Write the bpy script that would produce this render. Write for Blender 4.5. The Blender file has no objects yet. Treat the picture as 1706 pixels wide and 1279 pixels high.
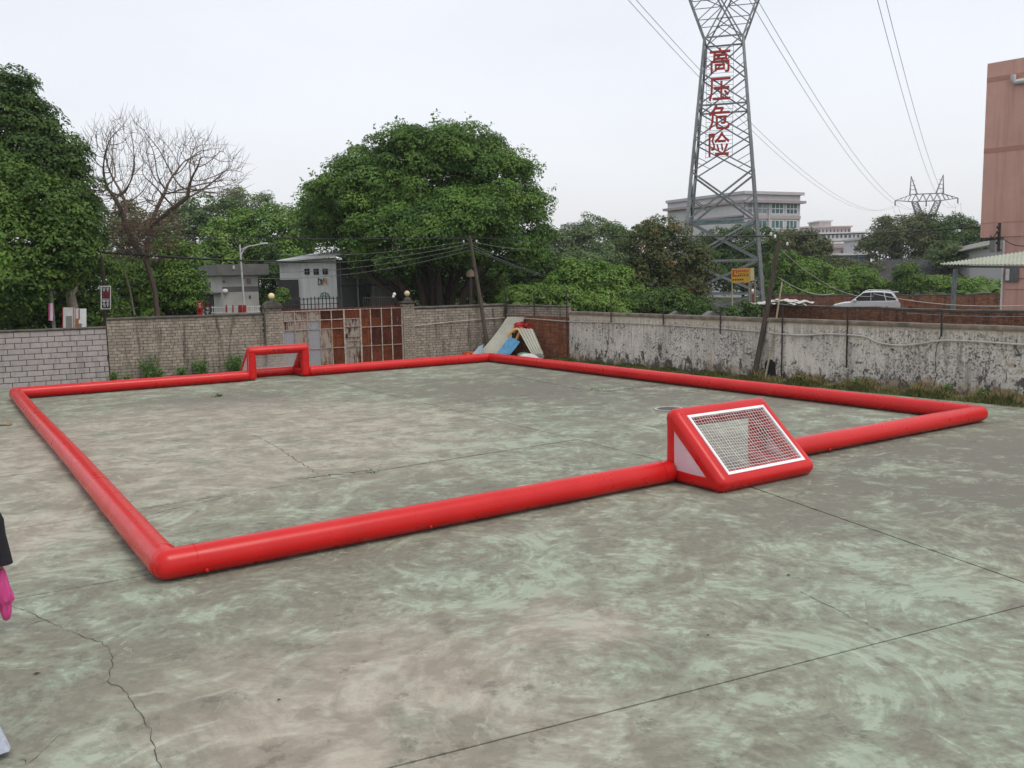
import bpy, bmesh, math, random
import numpy as np
from mathutils import Vector, Matrix, Quaternion
R = math.radians
random.seed(7); RNG = np.random.default_rng(7)
S = bpy.context.scene
COL = S.collection

# ---------------------------------------------------------------- camera
PW, PH, FPX = 1706, 1279, 1454.5
CAMZ, PITCH, ROLL = 3.5595, 0.117708, -0.019677
_F = Vector((0, math.cos(PITCH), -math.sin(PITCH))); _U = Vector((0, math.sin(PITCH), math.cos(PITCH))); _R = Vector((1, 0, 0))
CR = _R*math.cos(ROLL) + _U*math.sin(ROLL); CU = -_R*math.sin(ROLL) + _U*math.cos(ROLL)
cam = bpy.data.cameras.new('camera'); camo = bpy.data.objects.new('camera', cam); COL.objects.link(camo)
cam.sensor_width = 36; cam.lens = 36*FPX/PW; cam.clip_start = 0.1; cam.clip_end = 3000
camo.matrix_world = Matrix(((CR.x, CU.x, -_F.x, 0), (CR.y, CU.y, -_F.y, 0), (CR.z, CU.z, -_F.z, CAMZ), (0, 0, 0, 1)))
S.camera = camo
S.view_settings.view_transform = 'Standard'; S.view_settings.look = 'None'
S.view_settings.exposure = 0.0; S.view_settings.gamma = 1.0; S.view_settings.use_curve_mapping = False

# ---------------------------------------------------------------- sky and sun (overcast)
SUN_EL, SUN_AZ = 62, 130          # azimuth measured from +Y towards +X
w = bpy.data.worlds.new('World'); S.world = w; w.use_nodes = True
wt = w.node_tree; wt.nodes.clear()
wo = wt.nodes.new('ShaderNodeOutputWorld'); add = wt.nodes.new('ShaderNodeAddShader')
b1 = wt.nodes.new('ShaderNodeBackground'); b2 = wt.nodes.new('ShaderNodeBackground')
sk = wt.nodes.new('ShaderNodeTexSky'); sk.sky_type = 'NISHITA'; sk.sun_disc = False
sk.sun_elevation = R(SUN_EL); sk.sun_rotation = R(SUN_AZ); sk.dust_density = 4
wt.links.new(sk.outputs[0], b1.inputs[0]); b1.inputs[1].default_value = 0.05
tc = wt.nodes.new('ShaderNodeTexCoord'); nz = wt.nodes.new('ShaderNodeTexNoise')
nz.inputs['Scale'].default_value = 1.6; nz.inputs['Detail'].default_value = 4; nz.inputs['Roughness'].default_value = .5
mp = wt.nodes.new('ShaderNodeMapping'); mp.inputs['Scale'].default_value = (1, 1, 3)
wt.links.new(tc.outputs['Generated'], mp.inputs[0]); wt.links.new(mp.outputs[0], nz.inputs['Vector'])
rp = wt.nodes.new('ShaderNodeValToRGB')
rp.color_ramp.elements[0].position = .3; rp.color_ramp.elements[0].color = (.735, .737, .757, 1)
rp.color_ramp.elements[1].position = .7; rp.color_ramp.elements[1].color = (.84, .84, .853, 1)
wt.links.new(nz.outputs['Fac'], rp.inputs[0]); wt.links.new(rp.outputs[0], b2.inputs[0]); b2.inputs[1].default_value = 1.0
wt.links.new(b1.outputs[0], add.inputs[0]); wt.links.new(b2.outputs[0], add.inputs[1]); wt.links.new(add.outputs[0], wo.inputs[0])
sl = bpy.data.lights.new('sun', 'SUN'); sl.energy = 1.1; sl.angle = R(25); sl.color = (1, .97, .92)
so = bpy.data.objects.new('sun', sl); COL.objects.link(so)
sd = Vector((math.sin(R(SUN_AZ))*math.cos(R(SUN_EL)), math.cos(R(SUN_AZ))*math.cos(R(SUN_EL)), math.sin(R(SUN_EL))))
so.rotation_euler = sd.to_track_quat('Z', 'Y').to_euler(); so.location = (0, 0, 60)

# ---------------------------------------------------------------- surveying helpers: sight lines of the photograph -> real points
def ray(x, y): return _F + CR*((x-PW/2)/FPX) - CU*((y-PH/2)/FPX)
def G(x, y, z=0.):                       # on the level z
    d = ray(x, y); t = (z-CAMZ)/d.z; return Vector((d.x*t, d.y*t, z))
def D(x, y, Y):                          # at a distance Y in front
    d = ray(x, y); t = Y/d.y; return Vector((d.x*t, Y, CAMZ+d.z*t))
def PL(x, y, A, B, off=0.):              # on the upright plane through A and B
    d = ray(x, y); n = Vector((-(B[1]-A[1]), B[0]-A[0], 0)).normalized()
    t = (Vector((A[0], A[1], 0)).dot(n)+off-CAMZ*0)/d.dot(n); return Vector((d.x*t, d.y*t, CAMZ+d.z*t))
def M1(Y): return Y/FPX                  # metres per photo pixel at distance Y

# ---------------------------------------------------------------- mesh helpers
OFF = {}
class MB:
    def __init__(s): s.v = []; s.f = []; s.t = []
    def add(s, vs, fs, tint=None):
        o = len(s.v); s.v += [tuple(p) for p in vs]; s.f += [tuple(i+o for i in f) for f in fs]
        s.t += [random.random() if tint is None else tint]*len(vs); return s
    def box(s, c, h, X=None, Y=None, Z=None, tint=None):
        c = Vector(c); X = Vector(X or (1, 0, 0)); Y = Vector(Y or (0, 1, 0)); Z = Vector(Z or (0, 0, 1))
        vs = [c+X*(h[0]*a)+Y*(h[1]*b)+Z*(h[2]*d) for a in (-1, 1) for b in (-1, 1) for d in (-1, 1)]
        return s.add(vs, [(0, 1, 3, 2), (4, 6, 7, 5), (0, 4, 5, 1), (2, 3, 7, 6), (0, 2, 6, 4), (1, 5, 7, 3)], tint)
    def beam(s, p, q, w, h=None, up=(0, 0, 1), tint=None):
        p = Vector(p); q = Vector(q); X = (q-p); L = X.length
        if L < 1e-6: return s
        X /= L; up = Vector(up)
        if abs(X.dot(up)) > .98: up = Vector((0, 1, 0))
        Y = up.cross(X).normalized(); Z = X.cross(Y)
        return s.box((p+q)/2, (L/2, w/2, (h or w)/2), X, Y, Z, tint)
    def tube(s, pts, r, n=8, cap=True, tint=None, closed=False):
        pts = [Vector(p) for p in pts]; m = len(pts); rs = r if hasattr(r, '__len__') else [r]*m
        vs = []; N = None
        for i, p in enumerate(pts):
            if closed: T = pts[(i+1) % m]-pts[i-1]
            else: T = pts[min(i+1, m-1)]-pts[max(i-1, 0)]
            T = T.normalized() if T.length > 1e-9 else Vector((0, 0, 1))
            if N is None:
                N = T.cross(Vector((0, 0, 1)))
                if N.length < .1: N = T.cross(Vector((1, 0, 0)))
            N = (N-T*N.dot(T)).normalized(); B = T.cross(N)
            vs += [p+(N*math.cos(2*math.pi*k/n)+B*math.sin(2*math.pi*k/n))*rs[i] for k in range(n)]
        fs = []
        for i in range(m if closed else m-1):
            for k in range(n):
                a = i*n; b = ((i+1) % m)*n; fs.append((a+k, a+(k+1) % n, b+(k+1) % n, b+k))
        if cap and not closed: fs += [tuple(range(n-1, -1, -1)), tuple((m-1)*n+k for k in range(n))]
        return s.add(vs, fs, tint)
    def capsule(s, p, q, r, n=20, rings=5, r2=None, flat=None):     # inflated tube with rounded ends
        p = Vector(p); q = Vector(q); T = (q-p).normalized(); pts = []; rs = []; r2 = r2 or r
        for i in range(rings+1):
            a = math.pi/2*(1-i/rings); pts.append(p-T*(r*math.sin(a))); rs.append(max(r*math.cos(a), r*.02))
        seg = max(2, int((q-p).length/0.5))
        for i in range(1, seg): pts.append(p.lerp(q, i/seg)); rs.append(r+(r2-r)*i/seg)
        for i in range(rings+1):
            a = math.pi/2*(i/rings); pts.append(q+T*(r2*math.sin(a))); rs.append(max(r2*math.cos(a), r2*.02))
        return s.tube(pts, rs, n)
    def sphere(s, c, r, nu=16, nv=10, tint=None, zr=None):
        c = Vector(c); vs = [c+Vector((0, 0, zr or r))]; fs = []
        for j in range(1, nv):
            a = math.pi*j/nv
            for i in range(nu):
                b = 2*math.pi*i/nu; vs.append(c+Vector((r*math.sin(a)*math.cos(b), r*math.sin(a)*math.sin(b), (zr or r)*math.cos(a))))
        vs.append(c-Vector((0, 0, zr or r)))
        for i in range(nu): fs.append((0, 1+i, 1+(i+1) % nu))
        for j in range(nv-2):
            for i in range(nu):
                a = 1+j*nu; b = a+nu; fs.append((a+i, b+i, b+(i+1) % nu, a+(i+1) % nu))
        a = 1+(nv-2)*nu
        for i in range(nu): fs.append((a+i, len(vs)-1, a+(i+1) % nu))
        return s.add(vs, fs, tint)
    def lathe(s, c, prof, n=20, tint=None):
        c = Vector(c); vs = []; fs = []
        for (r, z) in prof: vs += [c+Vector((r*math.cos(2*math.pi*k/n), r*math.sin(2*math.pi*k/n), z)) for k in range(n)]
        for i in range(len(prof)-1):
            for k in range(n): fs.append((i*n+k, i*n+(k+1) % n, (i+1)*n+(k+1) % n, (i+1)*n+k))
        fs.append(tuple(range(n-1, -1, -1))); fs.append(tuple((len(prof)-1)*n+k for k in range(n)))
        return s.add(vs, fs, tint)
    def prism(s, poly, d, tint=None):        # polygon of 3-D points pushed along d
        n = len(poly); d = Vector(d); a = [Vector(p) for p in poly]; b = [p+d for p in a]
        fs = [tuple(range(n-1, -1, -1)), tuple(range(n, 2*n))]+[(i, (i+1) % n, n+(i+1) % n, n+i) for i in range(n)]
        return s.add(a+b, fs, tint)
    def build(s, name, mat, parent=None, smooth=False, bevel=0, kind=None, label=None):
        o = OFF.get(parent, Vector((0, 0, 0))) if parent else Vector((0, 0, 0))
        me = bpy.data.meshes.new(name); me.from_pydata([(x-o.x, y-o.y, z-o.z) for x, y, z in s.v], [], s.f)
        at = me.attributes.new('tint', 'FLOAT', 'POINT'); at.data.foreach_set('value', np.array(s.t, dtype=np.float32))
        return link(name, me, mat, parent, smooth, bevel, kind, label)
def link(name, me, mat, parent=None, smooth=False, bevel=0, kind=None, label=None):
    bm = bmesh.new(); bm.from_mesh(me); bmesh.ops.recalc_face_normals(bm, faces=bm.faces) if len(bm.faces) < 60000 else None
    if bevel: bmesh.ops.bevel(bm, geom=bm.edges[:], offset=bevel, segments=2, affect='EDGES', clamp_overlap=True)
    bm.to_mesh(me); bm.free()
    if smooth:
        me.polygons.foreach_set('use_smooth', [True]*len(me.polygons)); me.set_sharp_from_angle(angle=R(42))
    if mat: me.materials.append(mat if not isinstance(mat, str) else MAT[mat])
    ob = bpy.data.objects.new(name, me); COL.objects.link(ob)
    if parent: ob.parent = parent; OFF[ob] = OFF.get(parent, Vector((0, 0, 0)))
    if kind: ob['kind'] = kind
    if label: ob['label'] = label
    return ob
def tag(o, label=None, cat=None, group=None, kind=None):
    if label: o['label'] = label
    if cat: o['category'] = cat
    if group: o['group'] = group
    if kind: o['kind'] = kind
    return o
def thing(name, label, cat, loc=(0, 0, 0), group=None):
    o = bpy.data.objects.new(name, None); COL.objects.link(o); o.location = loc; o.empty_display_size = .2
    OFF[o] = Vector(loc); return tag(o, label, cat, group)
def copy_tree(o, parent=None):
    c = o.copy(); COL.objects.link(c); c.parent = parent
    for ch in list(o.children): copy_tree(ch, c)
    return c

# ---------------------------------------------------------------- material helpers
MAT = {}
class NT:
    def __init__(s, name):
        m = bpy.data.materials.new(name); m.use_nodes = True; MAT[name] = m; s.m = m; s.t = m.node_tree; s.t.nodes.clear()
        s.o = s.t.nodes.new('ShaderNodeOutputMaterial')
    def n(s, typ, out=0, **kw):
        nd = s.t.nodes.new('ShaderNode'+typ)
        for k, v in kw.items():
            if k.startswith('a_'): setattr(nd, k[2:], v); continue
            k = k.replace('_', ' ')
            if k.startswith('i') and k[1:].isdigit(): sk_ = nd.inputs[int(k[1:])]
            else: sk_ = nd.inputs[k]
            if isinstance(v, bpy.types.NodeSocket): s.t.links.new(v, sk_)
            else:
                if sk_.type == 'RGBA' and len(v) == 3: v = (*v, 1)
                sk_.default_value = v
        return nd.outputs[out]
    def mix(s, f, a, b, blend='MIX'): return s.n('Mix', 2, a_data_type='RGBA', a_blend_type=blend, i0=f, i6=a, i7=b)
    def m_(s, op, a, b=0., c=0., clamp=False): return s.n('Math', a_operation=op, a_use_clamp=clamp, i0=a, i1=b, i2=c)
    def rng(s, v, a, b, lo=0., hi=1.): return s.n('MapRange', i0=v, i1=a, i2=b, i3=lo, i4=hi)
    def noise(s, vec, scale, detail=4., rough=.55, dist=0.): return s.n('TexNoise', 'Fac', Vector=vec, Scale=scale, Detail=detail, Roughness=rough, Distortion=dist)
    def pos(s): return s.n('NewGeometry', 'Position')
    def obj(s): return s.n('TexCoord', 'Object')
    def map(s, v, scale=(1, 1, 1), rot=(0, 0, 0), loc=(0, 0, 0)): return s.n('Mapping', Vector=v, Scale=scale, Rotation=rot, Location=loc)
    def tint(s): return s.n('Attribute', 'Fac', a_attribute_name='tint')
    def bsdf(s, col, rough=.6, bump=None, bstr=.3, bdist=.02, spec=.5, metal=0., **kw):
        k = dict(Base_Color=col, Roughness=rough, Metallic=metal); k['Specular IOR Level'] = spec; k.update(kw)
        if bump is not None: k['Normal'] = s.n('Bump', Height=bump, Strength=bstr, Distance=bdist)
        sh = s.n('BsdfPrincipled', **k); s.t.links.new(sh, s.o.inputs[0]); return sh
    def out(s, sh): s.t.links.new(sh, s.o.inputs[0])
def simple(name, c1, c2=None, scale=3., rough=.7, bump=.2, bdist=.01, spec=.4, metal=0., tintamt=.25, stretch=(1, 1, 1), detail=6.):
    t = NT(name); v = t.map(t.obj(), scale=stretch); f = t.noise(v, scale, detail, .6)
    c2 = c2 or tuple(x*.6 for x in c1)
    col = t.mix(t.rng(f, .35, .68), c1, c2)
    k = t.rng(t.tint(), 0, 1, 1-tintamt, 1+tintamt*.6)
    col = t.mix(1., col, t.n('CombineColor', i0=k, i1=k, i2=k), 'MULTIPLY')
    t.bsdf(col, rough, t.noise(v, scale*6, 4), bump, bdist, spec, metal); return t.m

# ---------------------------------------------------------------- materials
def mat_concrete():
    t = NT('worn_painted_concrete'); p = t.pos()
    flat = lambda v: t.n('VectorMath', 0, a_operation='MULTIPLY', i0=v, i1=(1, 1, 0))
    warp = t.n('TexNoise', 'Color', Vector=p, Scale=1.1, Detail=6., Roughness=.62)
    def wv(k): return t.n('VectorMath', 0, a_operation='MULTIPLY_ADD', i0=warp, i1=(k, k, 0), i2=p)
    pw, pw2 = wv(.9), wv(.22)
    def spot(x, y, r, hard=.35):
        return t.rng(t.n('VectorMath', 1, a_operation='DISTANCE', i0=pw, i1=(x+.45, y+.45, 0)), r, r*hard)
    # trowel strokes: streaks that run round scattered centres, two overlapping sets
    def strokes(scale, off, fr, fa):
        q = t.map(p, loc=off); vo = t.n('TexVoronoi', 'Position', Vector=flat(q), Scale=scale, Randomness=1.)
        d = t.n('VectorMath', 0, a_operation='SUBTRACT', i0=flat(t.n('VectorMath', 0, a_operation='MULTIPLY_ADD', i0=warp, i1=(.22, .22, 0), i2=q)), i1=flat(vo))
        L = t.n('VectorMath', 1, a_operation='LENGTH', i0=d); dx = t.n('SeparateXYZ', 0, Vector=d); dy = t.n('SeparateXYZ', 1, Vector=d); cx = t.n('SeparateXYZ', 0, Vector=vo)
        return t.noise(t.n('CombineXYZ', 0, i0=t.m_('MULTIPLY', L, fr), i1=t.m_('MULTIPLY', t.m_('ARCTAN2', dy, dx), fa), i2=t.m_('MULTIPLY', cx, 3.7)), 1., 7., .66)
    s1 = strokes(.55, (0, 0, 0), 8.5, 1.5); s2 = strokes(.34, (13.3, 4.1, 0), 6., 2.2)
    flake = t.noise(pw2, 1.3, 11., .72, .2); fine = t.noise(pw2, 9., 7., .74, .2); big = t.noise(p, .2, 5., .6)
    gb = t.m_('ADD', t.m_('MULTIPLY', spot(4.3, 8.2, 3.6), .05), t.m_('ADD', t.m_('MULTIPLY', spot(0, 22, 8), .022), t.m_('MULTIPLY', spot(.6, 10.4, 2.0), .045)))
    warm = t.m_('MAXIMUM', t.m_('MAXIMUM', spot(-1.3, 6.9, 2.8), spot(-7.2, 20.5, 8., .6)), t.m_('MAXIMUM', spot(-7.8, 12.5, 3.0), spot(.6, 8.7, 1.1)))
    warm = t.m_('MULTIPLY', warm, t.rng(t.noise(pw, .8, 9., .7), .34, .50))
    dark = t.m_('MAXIMUM', t.m_('MAXIMUM', spot(8.5, 15.5, 6.5), spot(4, 30, 10)), spot(-8.5, 27, 3.5))
    m = t.m_('ADD', t.m_('ADD', t.m_('MULTIPLY', flake, .46), t.m_('MULTIPLY', s1, .23)), t.m_('ADD', t.m_('MULTIPLY', fine, .13), t.m_('MULTIPLY', s2, .18)))
    m = t.m_('ADD', t.m_('ADD', m, gb), t.m_('SUBTRACT', t.m_('SUBTRACT', t.m_('MULTIPLY', big, .27), .058), t.m_('MULTIPLY', dark, .045)))
    film = t.rng(m, .545, .605); solid = t.rng(m, .608, .645)
    grey = t.mix(t.rng(fine, .36, .64), (.148, .144, .110), (.212, .206, .160)); grey = t.mix(t.m_('MULTIPLY', dark, .55), grey, (.128, .124, .100))
    film_c = t.mix(t.rng(t.noise(p, .35, 3.), .4, .6), (.255, .266, .197), (.235, .272, .203))
    col = t.mix(t.m_('MULTIPLY', film, .85), grey, film_c)
    col = t.mix(t.m_('MULTIPLY', solid, .72), col, t.mix(t.rng(s1, .4, .6), (.302, .352, .272), (.348, .408, .320)))
    col = t.mix(t.m_('MULTIPLY', warm, .66), col, t.mix(t.rng(t.m_('ADD', t.m_('MULTIPLY', flake, .6), t.m_('MULTIPLY', s2, .4)), .44, .56), (.285, .246, .196), (.425, .372, .308)))
    # pale scrape marks, grime blots, grit
    sc = t.m_('MULTIPLY', t.rng(s1, .595, .635), t.rng(t.noise(p, 1.0, 5., .6), .47, .60)); col = t.mix(t.m_('MULTIPLY', sc, .40), col, (.43, .43, .355))
    sc2 = t.m_('MULTIPLY', t.rng(s2, .62, .65), t.rng(t.noise(p, .9, 5., .6), .52, .62)); col = t.mix(t.m_('MULTIPLY', sc2, .45), col, (.46, .455, .38))
    gr = t.m_('MULTIPLY', t.rng(t.noise(pw2, 2.1, 10., .76), .565, .63), .60); col = t.mix(gr, col, (.112, .104, .085))
    sp = t.rng(t.noise(p, 48., 4., .75), .60, .70); col = t.mix(t.m_('MULTIPLY', sp, .40), col, (.09, .085, .07))
    hgt = t.m_('ADD', t.m_('MULTIPLY', flake, .6), t.m_('ADD', t.m_('MULTIPLY', fine, .5), t.m_('MULTIPLY', s1, .4)))
    t.bsdf(col, t.rng(fine, .3, .7, .62, .85), hgt, .5, .015, .3); return t.m
def mat_pvc():
    t = NT('red_pvc'); p = t.obj(); n = t.noise(p, 1.3, 4., .5); f = t.noise(p, 14., 5., .6)
    col = t.mix(t.rng(n, .3, .7), (.50, .006, .006), (.58, .010, .009))
    dust = t.rng(t.noise(p, 1.1, 5., .6), .5, .8); col = t.mix(t.m_('MULTIPLY', dust, .12), col, (.50, .10, .08))
    wr = t.noise(p, 1.6, 2., .4, .2)
    t.bsdf(col, t.rng(t.noise(p, 3., 4., .6), .3, .7, .25, .36), wr, .08, .04, .36); return t.m
def mat_plaster():
    t = NT('mouldy_white_plaster'); p = t.map(t.pos(), rot=(0, 0, R(52.9)))     # x runs along the wall
    z = t.n('SeparateXYZ', 2, Vector=p)
    lo = t.noise(p, .5, 4.); vert = t.noise(t.map(p, scale=(6., 6., .45)), 1.2, 8., .7, .3)
    spots = t.noise(p, 13., 8., .78); med = t.noise(p, 4.2, 8., .74, .4); area = t.noise(p, .9, 5., .65)
    col = t.mix(t.rng(lo, .38, .62), (.68, .645, .575), (.53, .51, .465))
    col = t.mix(t.m_('MULTIPLY', t.rng(vert, .46, .62), t.rng(area, .38, .60, .12, .80)), col, (.235, .222, .20))
    col = t.mix(t.m_('MULTIPLY', t.rng(spots, .50, .56), t.rng(t.noise(p, .7, 6., .7), .40, .56, .10, .92)), col, (.055, .053, .048))
    col = t.mix(t.m_('MULTIPLY', t.rng(med, .575, .615), .88), col, (.06, .057, .05))
    low = t.rng(z, 1.0, .15); chips = t.m_('ADD', t.m_('MULTIPLY', t.noise(t.map(p, scale=(1.6, 1.6, .9)), 1.8, 9., .72, .5), 1.), t.m_('MULTIPLY', low, .10))
    col = t.mix(t.m_('MULTIPLY', t.rng(chips, .605, .63), .9), col, t.mix(t.rng(med, .4, .6), (.035, .034, .030), (.09, .085, .07)))
    pe = t.rng(t.m_('ADD', t.noise(p, 1.1, 8., .72), t.m_('MULTIPLY', t.rng(z, .6, .05), .17)), .60, .67)
    col = t.mix(t.m_('MULTIPLY', pe, .75), col, t.mix(t.rng(spots, .4, .6), (.46, .36, .25), (.36, .29, .20)))
    drip = t.m_('MULTIPLY', t.rng(t.noise(t.map(p, scale=(10, 10, .3)), 1., 6., .7, .2), .50, .60), t.rng(z, .9, 2.0)); col = t.mix(t.m_('MULTIPLY', drip, .62), col, (.17, .158, .14))
    damp = t.rng(t.m_('ADD', t.noise(t.map(p, scale=(2.5, 2.5, 1.2)), 1.2, 8., .7, .3), t.m_('MULTIPLY', t.rng(z, .75, .0), .22)), .62, .70); col = t.mix(t.m_('MULTIPLY', damp, .8), col, (.075, .078, .055))
    top = t.m_('MULTIPLY', t.rng(t.m_('ADD', z, t.m_('MULTIPLY', t.noise(t.map(p, scale=(11, 11, .6)), 1., 5., .7), .5)), 2.02, 2.16), .65)
    col = t.mix(top, col, (.50, .45, .34))
    t.bsdf(col, .9, t.m_('SUBTRACT', t.m_('ADD', t.m_('MULTIPLY', med, .5), t.m_('MULTIPLY', spots, .3)), t.rng(chips, .605, .63)), .7, .02, .2); return t.m
def mat_brick(name, a, b, c, stain=.5):
    t = NT(name); p = t.obj(); k = t.tint(); n = t.noise(p, 7., 6., .65)
    col = t.mix(t.rng(k, .1, .9), a, b); col = t.mix(t.rng(n, .45, .7), col, c)
    v = t.noise(t.map(p, scale=(3.2, 3.2, .35)), 1.2, 6., .65, .5)
    col = t.mix(t.m_('MULTIPLY', t.rng(v, .50, .68), stain), col, tuple(x*.30 for x in c))
    t.bsdf(col, .9, t.noise(p, 22., 5., .6), .5, .01, .2); return t.m
def mat_rust(name, base, rustamt):
    t = NT(name); p = t.obj(); tn = t.tint()
    q = t.n('VectorMath', 0, a_operation='ADD', i0=p, i1=t.n('CombineXYZ', 0, i0=t.m_('MULTIPLY', tn, 17.), i1=0., i2=t.m_('MULTIPLY', tn, 9.)))
    st = t.noise(t.map(q, scale=(7, 7, .8)), 1.3, 7., .7, .5); bl = t.noise(q, 2.6, 7., .68, .5); fi = t.noise(q, 16., 5., .7)
    rust = t.mix(t.rng(bl, .3, .7), (.060, .014, .008), (.215, .055, .016)); rust = t.mix(t.rng(fi, .5, .7), rust, (.035, .010, .008)); rust = t.mix(t.m_('MULTIPLY', t.rng(st, .48, .62), .7), rust, t.mix(tn, (.045, .012, .009), (.22, .066, .020))); kb = t.rng(tn, 0, 1, .45, .95); rust = t.mix(1., rust, t.n('CombineColor', i0=kb, i1=kb, i2=kb), 'MULTIPLY')
    m = t.m_('ADD', t.m_('MULTIPLY', st, .6), t.m_('MULTIPLY', bl, .4))
    mask = t.rng(m, .62-rustamt, .70-rustamt)
    t.bsdf(t.mix(mask, t.mix(t.rng(fi, .3, .7), base, tuple(x*.75 for x in base)), rust), .82, fi, .4, .01, .25); return t.m
def mat_leaf(name, c1, c2, c3=None, trans=.14):
    t = NT(name); k = t.tint(); n = t.noise(t.obj(), .55, 4., .6)
    col = t.mix(t.rng(k, .05, .95), c1, c2)
    col = t.mix(t.rng(n, .40, .66), col, c3 or tuple(x*.7 for x in c1))
    d = t.n('BsdfPrincipled', Base_Color=col, Roughness=.55, **{'Specular IOR Level': .22})
    tr = t.n('BsdfTranslucent', Color=t.mix(1., col, (1.15, 1.35, .5), 'MULTIPLY'))
    t.out(t.n('MixShader', i0=trans, i1=d, i2=tr)); return t.m

mat_concrete(); mat_pvc(); mat_plaster()
mat_brick('pale_brick', (.36, .315, .255), (.265, .232, .188), (.20, .172, .14), .85)
mat_brick('red_brick', (.21, .075, .040), (.32, .140, .070), (.135, .065, .045), .7)
mat_brick('dark_red_brick', (.19, .080, .050), (.31, .145, .088), (.125, .066, .048), .75)
mat_brick('grey_block', (.385, .350, .338), (.335, .305, .295), (.30, .272, .26), .35)
mat_rust('rusted_steel', (.30, .27, .25), .30); mat_rust('streaked_steel', (.31, .275, .235), .125); mat_rust('pale_steel', (.30, .305, .315), .035)
simple('gate_bar', (.42, .39, .35), (.25, .14, .08), 9, .7)
simple('mortar', (.10, .088, .074), (.06, .053, .046), 6, .95)
simple('block_mortar', (.085, .075, .068), (.055, .05, .046), 6, .95)
simple('old_coping', (.060, .055, .048), (.125, .11, .09), 3.5, .95, .5)
simple('pale_coping', (.21, .175, .135), (.085, .075, .06), 3.0, .95, .5)
simple('soil', (.13, .105, .075), (.075, .07, .04), .8, .95, .6, .05)
simple('field_green', (.045, .070, .022), (.075, .070, .036), .25, 1., .1, .1, 0.)
simple('joint_dark', (.045, .042, .035), (.07, .065, .055), 6, .95)
simple('crack_dark', (.055, .05, .043), (.085, .078, .068), 20, .95)
simple('cast_iron', (.13, .118, .105), (.075, .065, .055), 20, .7, .4)
simple('black_iron', (.018, .017, .016), (.05, .035, .028), 14, .7)
simple('old_wood', (.115, .095, .075), (.055, .045, .036), 5, .9, .5, .01, .2, 0, .2, (6, 6, .6))
simple('bamboo', (.46, .40, .28), (.33, .29, .20), 5, .7)
simple('pvc_pipe', (.50, .47, .40), (.36, .34, .29), 5, .6)
simple('galvanised', (.23, .25, .255), (.15, .16, .16), 4, .55, .1, .01, .5, .35)
simple('dark_galvanised', (.185, .195, .195), (.115, .115, .11), 4, .6, .1, .01, .5, .25)
simple('cable', (.02, .02, .022), (.03, .03, .03), 4, .6)
simple('wire_grey', (.20, .20, .21), (.16, .16, .16), 4, .6)
simple('white_paint', (.72, .72, .72), (.60, .60, .59), 4, .6)
simple('white_cord', (.66, .64, .62), (.56, .54, .52), 8, .8)
simple('net_border', (.80, .79, .80), (.72, .70, .70), 4, .6)
simple('cream_globe', (.74, .62, .36), (.68, .55, .30), 3, .35, .05)
simple('cream_sheet', (.44, .44, .36), (.35, .35, .285), 1.5, .6, .2)
simple('blue_sheet', (.045, .19, .34), (.09, .25, .38), 6, .6, .3, .01, .4, 0, .2, (1, 1, 1))
simple('pale_blue_sheet', (.30, .42, .47), (.24, .35, .40), 3, .6)
simple('shed_white', (.60, .605, .595), (.50, .505, .50), 1.2, .6, .2, .01, .4, 0, .1, (3, 3, .4))
simple('shed_dark', (.20, .205, .205), (.14, .145, .145), 1.2, .7)
simple('roof_dark', (.052, .051, .052), (.030, .030, .031), 2., .9, .5, .02)
simple('concrete_wall', (.44, .435, .41), (.33, .325, .30), .9, .9, .4, .02)
simple('concrete_band', (.20, .195, .185), (.14, .135, .13), 1.2, .9, .4)
simple('dark_void', (.014, .014, .014), (.02, .02, .02), 2, .9)
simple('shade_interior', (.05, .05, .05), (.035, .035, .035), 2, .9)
simple('grey_tile', (.53, .525, .53), (.47, .465, .47), 1., .6, .1)
simple('pink_tile_trim', (.47, .40, .39), (.42, .355, .345), 1., .6, .1)
simple('pink_wall', (.47, .265, .215), (.40, .22, .175), .6, .85, .3, .02)
simple('pink_band', (.42, .215, .172), (.36, .18, .145), 1., .85, .3)
simple('far_white', (.62, .62, .62), (.54, .53, .53), .2, .8, .1)
simple('far_pink', (.54, .43, .42), (.47, .38, .37), .2, .8, .1)
simple('far_dark', (.09, .10, .13), (.06, .07, .09), .3, .5, .1)
simple('red_roof', (.30, .085, .065), (.22, .06, .05), 1., .8)
simple('canopy_sheet', (.46, .49, .38), (.40, .43, .33), 1., .6)
simple('yellow_sign', (.62, .36, .015), (.54, .30, .012), 2., .5, .05)
simple('cream_board', (.52, .45, .25), (.45, .38, .2), 2., .7)
simple('red_ink', (.40, .018, .014), (.33, .014, .012), 3, .6, .05)
simple('tower_red', (.52, .035, .022), (.42, .03, .02), 3, .55, .05)
simple('dark_ink', (.02, .018, .02), (.03, .025, .025), 3, .6, .05)
simple('white_ink', (.62, .62, .60), (.52, .52, .5), 3, .6, .05)
simple('orange_ink', (.55, .26, .06), (.5, .2, .05), 3, .6, .05)
simple('orange_rubber', (.62, .14, .02), (.5, .08, .02), 5, .6)
simple('red_rubber', (.50, .035, .025), (.36, .02, .02), 5, .6)
simple('yellow_rubber', (.58, .36, .09), (.5, .26, .06), 5, .6)
simple('green_rag', (.12, .26, .16), (.08, .18, .12), 5, .8)
simple('white_tarp', (.72, .70, .67), (.58, .56, .53), 3, .7, .4, .03)
simple('car_white', (.74, .75, .77), (.70, .71, .73), .5, .25, .0)
simple('tyre_rubber', (.02, .02, .02), (.03, .03, .03), 8, .9)
simple('bark', (.085, .065, .048), (.045, .036, .028), 6, .95, .6, .02, .2, 0, .2, (3, 3, .6))
simple('bare_bark', (.17, .125, .10), (.10, .075, .06), 6, .95, .5, .02, .2, 0, .2)
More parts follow.
